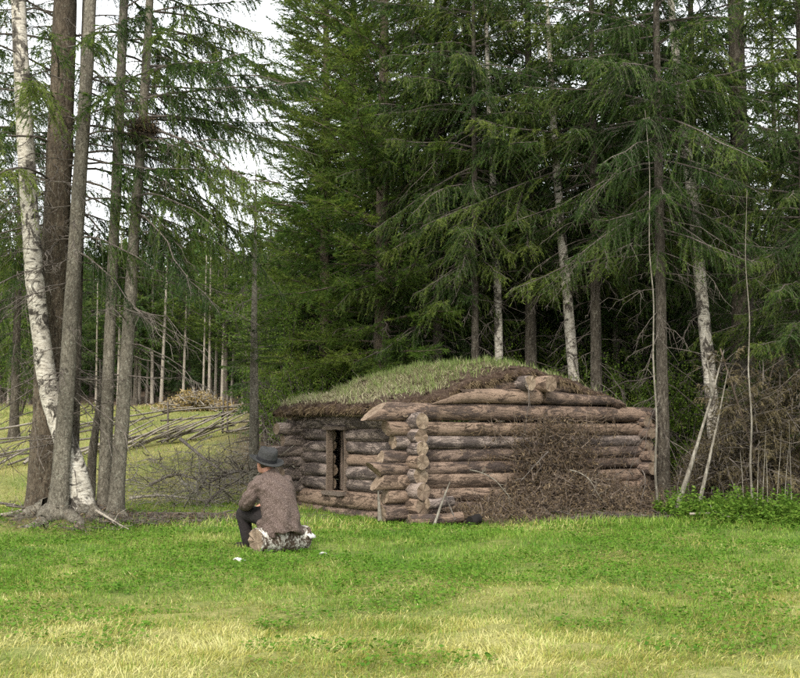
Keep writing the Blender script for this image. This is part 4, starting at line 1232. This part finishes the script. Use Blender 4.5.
fallen('bare forked branch on the dry field left of the clump', [gp(-5, 17.5, .12), gp(12, 17.2, .1), gp(28, 17.0, .05), gp(45, 16.9, .03)], .022, 806, twigs=12)
fallen('grey rotten log on the bare soil left of the seated person', [gp(128, 16.0, .05), gp(160, 16.05, .06), gp(195, 16.1, .06), gp(236, 16.2, .05)], .05, 807, twigs=3, tl=.3, name='fallen_log', cat='log')
fallen('thin weathered pole on the bare soil below the rotten log', [gp(150, 15.5, .03), gp(180, 15.55, .04), gp(210, 15.6, .035), gp(232, 15.6, .03)], .03, 808, twigs=2, tl=.2, name='fallen_log', cat='log')
fallen('pale stripped branch lying left of the root mound', [gp(-8, 15.35, .05), gp(10, 15.3, .06), gp(25, 15.25, .08), gp(36, 15.2, .1)], .035, 809, 'pale_wood', twigs=3, tl=.2)
fallen('short pale stick on the roots right of the birch foot', [gp(96, 14.6, .12), gp(108, 14.45, .1), gp(120, 14.35, .05), gp(130, 14.2, .03)], .02, 810, 'pale_wood', twigs=3, tl=.2)
fallen('pale broken branch lying on the litter in front of the right thicket', [gp(690, 15.6, .12), gp(708, 15.5, .14), gp(726, 15.35, .1), gp(742, 15.3, .05)], .018, 811, 'pale_wood', twigs=5, tl=.35)
# long pale twigs in the hut brush
for i, (a_, b_, lab) in enumerate([((470, 470, 15.6), (512, 500, 15.3), 'pale curved twig on the left of the brush pile'), ((570, 470, 16.6), (600, 498, 16.2), 'pale curved twig lying on the right of the brush pile'),
                             ((548, 452, 16.5), (520, 482, 16.0), 'brown bent twig in the middle of the brush pile'), ((642, 470, 17.2), (640, 505, 16.9), 'thin reddish twig arching at the right end of the brush pile')]):
    a_ = at(*a_); b_ = at(*b_); m_ = (a_ + b_) / 2 + np.array((.05, -.1, .08))
    fallen(lab, [a_, a_ * .6 + m_ * .4 + .02, m_, m_ * .5 + b_ * .5, b_], .010, 820 + i, 'sapling_bark' if i < 2 else 'dead_wood', twigs=9, tl=.25, name='dead_twig', cat='twig')
a_, b_ = at(524, 378, 16.55), at(526, 425, 16.5)
fallen('thin dry root hanging from the sod beside the ridge log ends', [a_, at(529, 390, 16.45), at(529, 405, 16.42), at(525, 425, 16.45), at(523, 447, 16.5)], .010, 830, twigs=4, tl=.2, name='hanging_root', cat='root')
# leaning sticks and small things at the wall foot
fallen('pale peeled stick leaning against the front wall of the hut', [at(434, 526, 15.05), at(440, 508, 15.15), at(445, 494, 15.25), at(450, 482, 15.35)], .022, 831, 'sapling_bark', twigs=0, name='leaning_stick', cat='stick')
fallen('short brown stick propped behind the pale peeled stick', [at(455, 520, 15.25), at(448, 502, 15.3), at(443, 488, 15.4)], .016, 832, 'dead_wood', twigs=0, name='leaning_stick', cat='stick')
fallen('short split stake standing at the corner of the hut', [at(380, 521, 15.25), at(379, 505, 15.3), at(378, 488, 15.35)], .03, 833, 'sapling_bark', twigs=0, name='wooden_stake', cat='stake')
make_log('short_log', gp(428, 15.3, .30), gp(452, 15.5, .30), .075, .07, M['log_grey'], None, 840)
o = bpy.data.objects['short_log']; tag(o, 'short grey log end lying at the foot of the front wall', 'log')
make_log('short_log', gp(410, 15.15, .08), gp(462, 15.35, .10), .085, .075, M['log_brown'], None, 841)
o = bpy.data.objects['short_log.001']; tag(o, 'brown log lying on the soil below the hut corner', 'log')
make_log('charred_stump', gp(470, 15.1, .07), gp(479, 15.2, .07), .075, .07, M['char'], None, 842, endm=M['char'])
tag(bpy.data.objects['charred_stump'], 'small black charred block on the grass before the brush', 'block')

# ------------------------------------------------------------------ pole fence across the field
fence = thing('pole_fence', 'slanting grey pole fence running back across the pale field', 'fence', gat(-30, 23.3))
fo = Vector(fence.location)
fpx = [-30, 34, 100, 165, 225, 280]; fd = [23.3, 25.0, 27.2, 29.8, 32.4, 34.5]
rg = np.random.default_rng(55)
for i in range(6):
    b = gat(fpx[i], fd[i])
    for s in (-.07, .07):
        if i in (0, 2, 4) or s > 0:
            me, _, _ = trunk_mesh('post', np.array([b + (s, 0, -.1), b + (s, .02, .5), b + (s * .8, .03, .95 + .2 * rg.random())]), [.032, .03, .024], M['dead_wood'], i, 7, 0, .06, 4)
            obj('post', me, fence).location = Vector(b) + Vector((s, 0, -.1)) - fo
for i in range(5):
    a = gat(fpx[i], fd[i]); b = gat(fpx[i + 1], fd[i + 1])
    for j in range(5):
        sag = rg.normal(0, .03); e = rg.uniform(.1, .3)
        z0 = .10 + .17 * j + rg.normal(0, .03); z1 = z0 + rg.normal(.05, .06)
        if i in (2, 3) and j < 3: z0 *= .5
        p0 = a + (a - b) * e * .3; p1 = b + (b - a) * e
        p0[2] = th(p0[0], p0[1]) + max(.05, z0); p1[2] = th(p1[0], p1[1]) + max(.05, z1)
        m_ = (p0 + p1) / 2; m_[2] += sag
        me, _, _ = trunk_mesh('rail', np.array([p0, m_, p1]), [.027, .026, .018], M['pale_wood'], 20 * i + j, 7, 0, .07, 5)
        obj('rail', me, fence).location = Vector(p0) - fo

for j in range(26):
    q = rg.uniform(.03, .85); fx = np.interp(q, np.linspace(0, 1, 6), fpx); dx = np.interp(q, np.linspace(0, 1, 6), fd)
    a = gat(fx, dx - rg.uniform(.2, .7)); b = gat(fx + rg.uniform(45, 80), dx + rg.uniform(1.6, 2.6)); a[2] += .05; b[2] += rg.uniform(.25, .8)
    me, _, _ = trunk_mesh('rail', np.array([a, (a + b) / 2 + (0, 0, rg.normal(0, .04)), b]), [.026, .023, .015], M['pale_wood'], 200 + j, 7, 0, .07, 5)
    obj('rail', me, fence).location = Vector(a) - fo

# yellowing heap of cut branches at the far side of the field
G = Geo(); rg = np.random.default_rng(57)
c0 = gat(195, 43.0); n = 260
pp = c0 + np.stack([rg.normal(0, .75, n), rg.normal(0, .45, n), 0 * rg.random(n)], -1); pp[:, 2] = terrain(pp[:, 0], pp[:, 1]) + rg.random(n) * .65 * np.exp(-((pp[:, 0] - c0[0]) / 1.0) ** 2)
dd = norm(rg.normal(size=(n, 3)) * np.array([1, .8, .3])); P = pp[:, None] + dd[:, None] * np.linspace(-.4, .4, 3)[None, :, None]
V, Q = tubes(P, np.broadcast_to(np.array([.025, .022, .012]), (n, 3)), 4); G.add(V, Q, m=1)
q = np.repeat(pp, 14, 0) + .2 * rg.normal(size=(n * 14, 3)) * np.array([1, 1, .5])
V, Q = kites(q, norm(rg.normal(size=q.shape)), .16, .05, rg); G.add(V, Q, m=0, tint=np.repeat(.55 + .45 * rg.random(len(q)), 4))
k = NT('yellow_withered_foliage'); ym = k.leafy(k.ramp(k.attr('tint'), [(.4, (.13, .085, .025)), (.7, (.26, .18, .055)), (1, (.36, .27, .10))]), .2)
o = obj('branch_heap', G.mesh('branch_heap', [ym, M['pale_wood']])); o['kind'] = 'stuff'


# ------------------------------------------------------------------ seated person on a birch log
FWD = np.array((-.68, .73)) / math.hypot(.68, .73)
px0 = at(279, 545, 12.12)
PX, PY = px0[0], px0[1]
GZ = th(PX, PY)
rot = math.atan2(FWD[1], FWD[0]) - math.pi / 2      # local +Y -> facing direction
person = thing('person', 'person in brown tweed jacket and grey felt hat seated on a birch log', 'person', (PX, PY, GZ), rz=rot)


def loft(rings, sides=28):
    """rings: (cx,cy,cz,rx,ry[,tilt]) closed tube with caps"""
    V = []; ang = np.arange(sides) / sides * 2 * np.pi
    for r in rings:
        cx, cy, cz, rx, ry = r[:5]; tl = r[5] if len(r) > 5 else 0
        y = np.sin(ang) * ry
        V.append(np.stack([cx + np.cos(ang) * rx, cy + y * math.cos(tl), cz + y * math.sin(tl)], -1))
    n = len(rings); idx = np.arange(n * sides).reshape(n, sides)
    Q = np.stack([idx[:-1], np.roll(idx[:-1], -1, 1), np.roll(idx[1:], -1, 1), idx[1:]], -1).reshape(-1, 4)
    V = np.concatenate(V + [np.array([r[:3] for r in (rings[0], rings[-1])])])
    c0 = n * sides; T = np.concatenate([np.stack([np.roll(idx[0], -1), idx[0], np.full(sides, c0)], -1), np.stack([idx[-1], np.roll(idx[-1], -1), np.full(sides, c0 + 1)], -1)])
    return V, Q, T


def limb(pts, rad, sides=18, K=5):
    pts = np.asarray(pts, float); k = np.linspace(0, len(pts) - 1, (len(pts) - 1) * K + 1)
    P = np.stack([np.interp(k, np.arange(len(pts)), pts[:, i]) for i in range(3)], -1)
    for _ in range(2): P[1:-1] = (P[:-2] + 2 * P[1:-1] + P[2:]) / 4
    R = np.interp(k, np.arange(len(pts)), rad)
    # rounded ends
    t0 = norm(P[0] - P[1]); t1 = norm(P[-1] - P[-2])
    P = np.concatenate([[P[0] + t0 * R[0] * .8], [P[0] + t0 * R[0] * .5], P, [P[-1] + t1 * R[-1] * .5], [P[-1] + t1 * R[-1] * .8]])
    R = np.concatenate([[R[0] * .3], [R[0] * .8], R, [R[-1] * .8], [R[-1] * .3]])
    return tubes(P[None], R[None], sides, True)


def fuse(name, pieces, voxel, mat, parent, smooth_it=3, subdiv=False):
    """unite overlapping closed shapes into one continuous skin"""
    G = Geo()
    for V, Q, T in pieces: G.add(V, Q, T)
    o = obj(name + '_raw', G.mesh(name, []))
    r = o.modifiers.new('r', 'REMESH'); r.mode = 'VOXEL'; r.voxel_size = voxel; r.use_smooth_shade = True
    s = o.modifiers.new('s', 'SMOOTH'); s.iterations = smooth_it; s.factor = .5
    dg = bpy.context.evaluated_depsgraph_get(); me = bpy.data.meshes.new_from_object(o.evaluated_get(dg))
    bpy.data.objects.remove(o)
    me.name = name; me.materials.clear(); me.materials.append(mat)
    me.polygons.foreach_set('use_smooth', np.full(len(me.polygons), True))
    return obj(name, me, parent)


SEAT = .30
def hand(side):
    s = side; base = np.array((s * .13, .44, .475)); out = []
    out.append(limb([base + (s * .03, -.07, .03), base, base + (-s * .012, .05, -.004)], [.026, .036, .036], 12, 3))
    for k, (off, ln) in enumerate([(-.030, .062), (-.011, .072), (.010, .070), (.029, .055)]):
        b = base + np.array((s * off - s * .012, .075, -.002))
        out.append(limb([b + (0, -.02, 0), b + (0, ln * .5, -.008), b + (-s * .004, ln * .95, -.04)], [.0095, .009, .0075], 8, 3))
    b = base + np.array((-s * .034, .01, 0))
    out.append(limb([b, b + (-s * .03, .03, -.008), b + (-s * .036, .065, -.025)], [.012, .0105, .008], 8, 3))
    return out


HEADC = np.array((0, .275, .955))
body = []
body.append(loft([(0, 0, .27, .15, .11), (0, .0, .36, .155, .12), (0, .03, .50, .14, .105), (0, .08, .66, .155, .11), (0, .125, .75, .16, .10), (0, .15, .80, .12, .08), (0, .165, .84, .06, .06)]))
body.append(limb([(0, .16, .81), (0, .21, .87), (0, .245, .92)], [.06, .058, .056], 14))
body.append(loft([(0, HEADC[1], HEADC[2] - .115, .03, .03), (0, HEADC[1] + .02, HEADC[2] - .10, .052, .07), (0, HEADC[1] + .012, HEADC[2] - .05, .07, .09), (0, HEADC[1], HEADC[2], .076, .098),
                  (0, HEADC[1] - .006, HEADC[2] + .05, .073, .096), (0, HEADC[1] - .008, HEADC[2] + .09, .055, .075), (0, HEADC[1] - .008, HEADC[2] + .112, .02, .03)]))
hy, hz = HEADC[1], HEADC[2]
body.append(limb([(0, hy + .092, hz + .012), (0, hy + .112, hz - .022)], [.010, .015], 8))            # nose
body.append(limb([(-.022, hy + .088, hz - .062), (.022, hy + .088, hz - .062)], [.009, .009], 8))       # lips
for s in (-1, 1):
    body.append(limb([(s * .078, hy - .008, hz + .022), (s * .083, hy - .014, hz - .005), (s * .076, hy - .004, hz - .032)], [.014, .016, .010], 8))   # ears
    body.append(limb([(s * .015, hy + .088, hz + .03), (s * .05, hy + .07, hz + .03)], [.010, .008], 8))  # brow
    body.append(limb([(s * .16, .13, .75), (s * .275, .20, .54), (s * .22, .34, .50), (s * .14, .41, .49)], [.042, .038, .034, .028]))
    body.append(limb([(s * .09, .02, SEAT + .05), (s * .13, .50, SEAT + .10)], [.08, .055]))
    body.append(limb([(s * .13, .50, SEAT + .10), (s * .126, .46, .26), (s * .12, .42, .11)], [.055, .048, .04]))
    body += hand(s)
fuse('body', body, .0085, M['skin'], person, 2)

jk = []
jk.append(loft([(0, -.06, .225, .255, .175), (0, -.05, .27, .250, .178), (0, -.03, .36, .228, .172), (0, .00, .48, .215, .165), (0, .045, .60, .222, .165), (0, .09, .69, .228, .158),
                (0, .125, .755, .222, .14), (0, .145, .80, .185, .118), (0, .16, .832, .12, .092), (0, .172, .856, .085, .08)], 32))
for s in (-1, 1):
    jk.append(limb([(s * .17, .13, .755), (s * .235, .15, .67), (s * .285, .20, .535), (s * .25, .30, .505), (s * .17, .41, .495)], [.082, .082, .074, .064, .052], 18, 5))
jk.append(limb([(-.07, .14, .862), (0, .10, .882), (.07, .14, .862)], [.022, .026, .022], 10))      # collar at the back of the neck
jk.append(limb([(-.075, .14, .86), (-.068, .22, .845), (-.03, .255, .78)], [.018, .018, .014], 10)); jk.append(limb([(.075, .14, .86), (.068, .22, .845), (.03, .255, .78)], [.018, .018, .014], 10))
# skirts of the jacket spread over the log at the back
jk.append(limb([(-.15, -.08, .29), (-.19, -.105, .20)], [.085, .06], 12)); jk.append(limb([(.15, -.08, .29), (.19, -.10, .20)], [.085, .06], 12))
jk.append(limb([(-.17, .06, .32), (-.20, .07, .25)], [.07, .055], 12)); jk.append(limb([(.17, .06, .32), (.20, .07, .25)], [.07, .055], 12))
jacket = fuse('jacket', jk, .010, M['tweed'], person, 4)
# cloth folds
rg = np.random.default_rng(9)
me = jacket.data; n = len(me.vertices); co = np.zeros(n * 3, np.float32); me.vertices.foreach_get('co', co); co = co.reshape(-1, 3)
no = np.zeros(n * 3, np.float32); me.vertices.foreach_get('normal', no); no = no.reshape(-1, 3)
f = .010 * np.sin(co[:, 2] * 40 + co[:, 0] * 30 + 2 * np.sin(co[:, 1] * 22)) * smooth(.55, .3, co[:, 2]) + .009 * np.sin(co[:, 0] * 32 + co[:, 2] * 12 + 3 * np.sin(co[:, 2] * 9)) + .004 * np.sin((co[:, 1] + co[:, 2]) * 85) * (np.abs(co[:, 0]) > .19)
co += no * f[:, None]; me.vertices.foreach_set('co', co.ravel()); me.update()
tr = [loft([(0, -.02, .25, .175, .13), (0, -.01, .33, .18, .14), (0, .02, .42, .165, .125)], 24)]
for s in (-1, 1):
    tr.append(limb([(s * .09, .0, SEAT + .045), (s * .11, .25, SEAT + .085), (s * .13, .50, SEAT + .10)], [.105, .098, .082], 18))
    tr.append(limb([(s * .13, .50, SEAT + .10), (s * .126, .46, .26), (s * .12, .42, .11)], [.082, .074, .066], 18))
fuse('trousers', tr, .012, M['trouser'], person, 4)
for s in (-1, 1):
    bt = [limb([(s * .12, .415, .19), (s * .12, .40, .09), (s * .12, .40, .055)], [.058, .056, .05], 14), limb([(s * .12, .39, .04), (s * .125, .50, .038), (s * .13, .60, .032)], [.044, .044, .036], 14)]
    fuse('boot', bt, .007, M['boot'], person, 3)
# hair at the nape and temples
hr = [loft([(0, hy - .02, hz - .055, .062, .072), (0, hy - .022, hz - .02, .078, .086), (0, hy - .018, hz + .03, .081, .092), (0, hy - .012, hz + .08, .068, .086)], 20)]
fuse('hair', hr, .007, M['hair'], person, 2)
# felt hat
A_ = np.arange(40) / 40 * 2 * np.pi
def hat_ring(r, z, pinch=0, ex=1.16):
    x = np.cos(A_) * r; y = np.sin(A_) * r * ex
    front_ = np.clip(np.sin(A_), 0, 1) ** 2
    x = x * (1 - pinch * front_)
    return np.stack([x, y, np.full(40, z)], -1)
brim_up = .016
rings = []
for r, z in ((.086, -.006), (.11, -.012), (.135, -.010), (.146, -.003), (.1475, .001), (.146, .004), (.135, -.004), (.11, -.006), (.0865, .002), (.084, .03), (.081, .065), (.077, .092), (.069, .107), (.056, .112), (.035, .098), (.012, .09)):
    q = hat_ring(r, z, .18 if z > .05 else 0)
    if r > .1: q[:, 2] += brim_up * (np.cos(A_) ** 2) * (r - .086) / .06 - .012 * np.clip(np.sin(A_), 0, 1) * (r - .086) / .06
    if z > .1: q[:, 2] -= .014 * (1 - np.abs(np.cos(A_)))
    rings.append(q)
V = np.concatenate(rings); idx = np.arange(len(V)).reshape(len(rings), 40)
Q = np.stack([idx[:-1], np.roll(idx[:-1], -1, 1), np.roll(idx[1:], -1, 1), idx[1:]], -1).reshape(-1, 4)
V = np.concatenate([V, [[0, 0, .088]]]); T = np.stack([idx[-1], np.roll(idx[-1], -1), np.full(40, len(V) - 1)], -1)
hat = obj('hat', mesh_np('hat', V, Q, T, [M['felt']], smooth_=True), person)
hat.location = (0, hy - .03, hz + .030); hat.rotation_euler = (math.radians(17), math.radians(8), math.radians(-18)); hat.scale = (1.32, 1.24, 1.34)
bnd = np.concatenate([hat_ring(.0885, .004), hat_ring(.0868, .03)]); ib = np.arange(80).reshape(2, 40)
obj('hat_band', mesh_np('hat_band', bnd, np.stack([ib[0], np.roll(ib[0], -1), np.roll(ib[1], -1), ib[1]], -1), mats=[M['band']], smooth_=True), hat)

# birch log seat: along the person's left-right axis
ax = np.array((math.cos(rot), math.sin(rot), 0))
c = np.array((PX, PY, GZ + .135)) + np.array((*FWD, 0)) * -.01


def seat_bark():
    k = NT('seat_birch_bark')
    n1 = k.noise(k.coord((5, 1, 1)), 5, 3, .6, .3); n2 = k.noise(k.coord((1.3, 1, 1)), 9, 7, .8, .8)
    n3 = k.noise(k.coord((2, 1, 1)), 20, 4)
    w = k.ramp(n3, [(.3, (.30, .26, .21)), (.6, (.62, .59, .53))])
    dk = k.ramp(n3, [(.3, (.03, .022, .017)), (.7, (.12, .085, .06))])
    m_ = k.math('MAXIMUM', k.ramp(n1, [(.36, (1, 1, 1)), (.42, (0, 0, 0))]), k.ramp(n2, [(.45, (0, 0, 0)), (.5, (1, 1, 1))]))
    k.bump(k.math('ADD', n2, n3), .7, .02)
    return k.done(k.mix(m_, w, dk))


sl = make_log('birch_log', c - ax * .32, c + ax * .35, .135, .13, seat_bark(), None, 900, bend=.006, sides=20)
tag(sl, 'short birch log with peeling bark used as a seat', 'log')
# curl of white bark at the far end of the seat log
pb = c + ax * .37 + np.array((.02, -.06, -.02))
G = Geo(); a = np.linspace(-.4, 2.6, 9); rgc = np.random.default_rng(5)
for r in (.085, .079):
    pass
cv = []
for s_ in np.linspace(-.07, .07, 4):
    rr = .085 + .012 * rgc.normal()
    cv.append(np.stack([np.full(9, s_) + .01 * rgc.normal(size=9), np.cos(a) * rr, np.sin(a) * rr], -1))
cv = np.array(cv); V1 = cv.reshape(-1, 3); V2 = (cv * np.array([1, .93, .93])).reshape(-1, 3)
ii = np.arange(36).reshape(4, 9); Qf = np.stack([ii[:-1, :-1], ii[:-1, 1:], ii[1:, 1:], ii[1:, :-1]], -1).reshape(-1, 4)
bl = np.concatenate([ii[0, :-1], ii[:-1, -1], ii[-1, :0:-1], ii[:0:-1, 0]])
k = NT('peeled_white_bark'); wb = k.done(k.ramp(k.noise(k.coord((1, 1, 1)), 18, 4), [(.3, (.45, .43, .38)), (.6, (.75, .74, .70))]))
o = obj('bark_curl', mesh_np('bark_curl', np.concatenate([V1, V2]), np.concatenate([Qf, Qf[:, ::-1] + 36, np.stack([bl, bl + 36, np.roll(bl, -1) + 36, np.roll(bl, -1)], -1)]), mats=[wb], smooth_=True), None, pb)
o.rotation_euler = (0.3, 0, rot + .3); tag(o, 'curl of white birch bark at the right end of the seat log', 'bark')
# pale chips in the grass in front
for i, (px, d, s, lab) in enumerate([(240, 11.0, .06, 'pale bark chip lying in the grass in front of the person'), (323, 11.75, .045, 'small white bark chip in the grass right of the seat log')]):
    p = gat(px, d); rg = np.random.default_rng(i)
    m_ = 8; aa = np.linspace(0, 6.28, m_, endpoint=False); ring = np.stack([np.cos(aa) * s * rg.uniform(.7, 1.2, m_), np.sin(aa) * s * .45 * rg.uniform(.7, 1.2, m_), .012 * rg.normal(size=m_)], -1)
    V = np.concatenate([ring, ring - (0, 0, .012), [[0, 0, .012]], [[0, 0, -.012]]]); r1 = np.arange(m_); r2 = r1 + m_
    T = np.concatenate([np.stack([r1, np.roll(r1, -1), np.full(m_, 2 * m_)], -1), np.stack([np.roll(r2, -1), r2, np.full(m_, 2 * m_ + 1)], -1)])
    o = obj('bark_chip', mesh_np('bark_chip', V, np.stack([r1, r2, np.roll(r2, -1), np.roll(r1, -1)], -1), T, [wb]), None, p + np.array((0, 0, .045))); o.rotation_euler = (.15, .1, .2)
    tag(o, lab, 'bark chip')
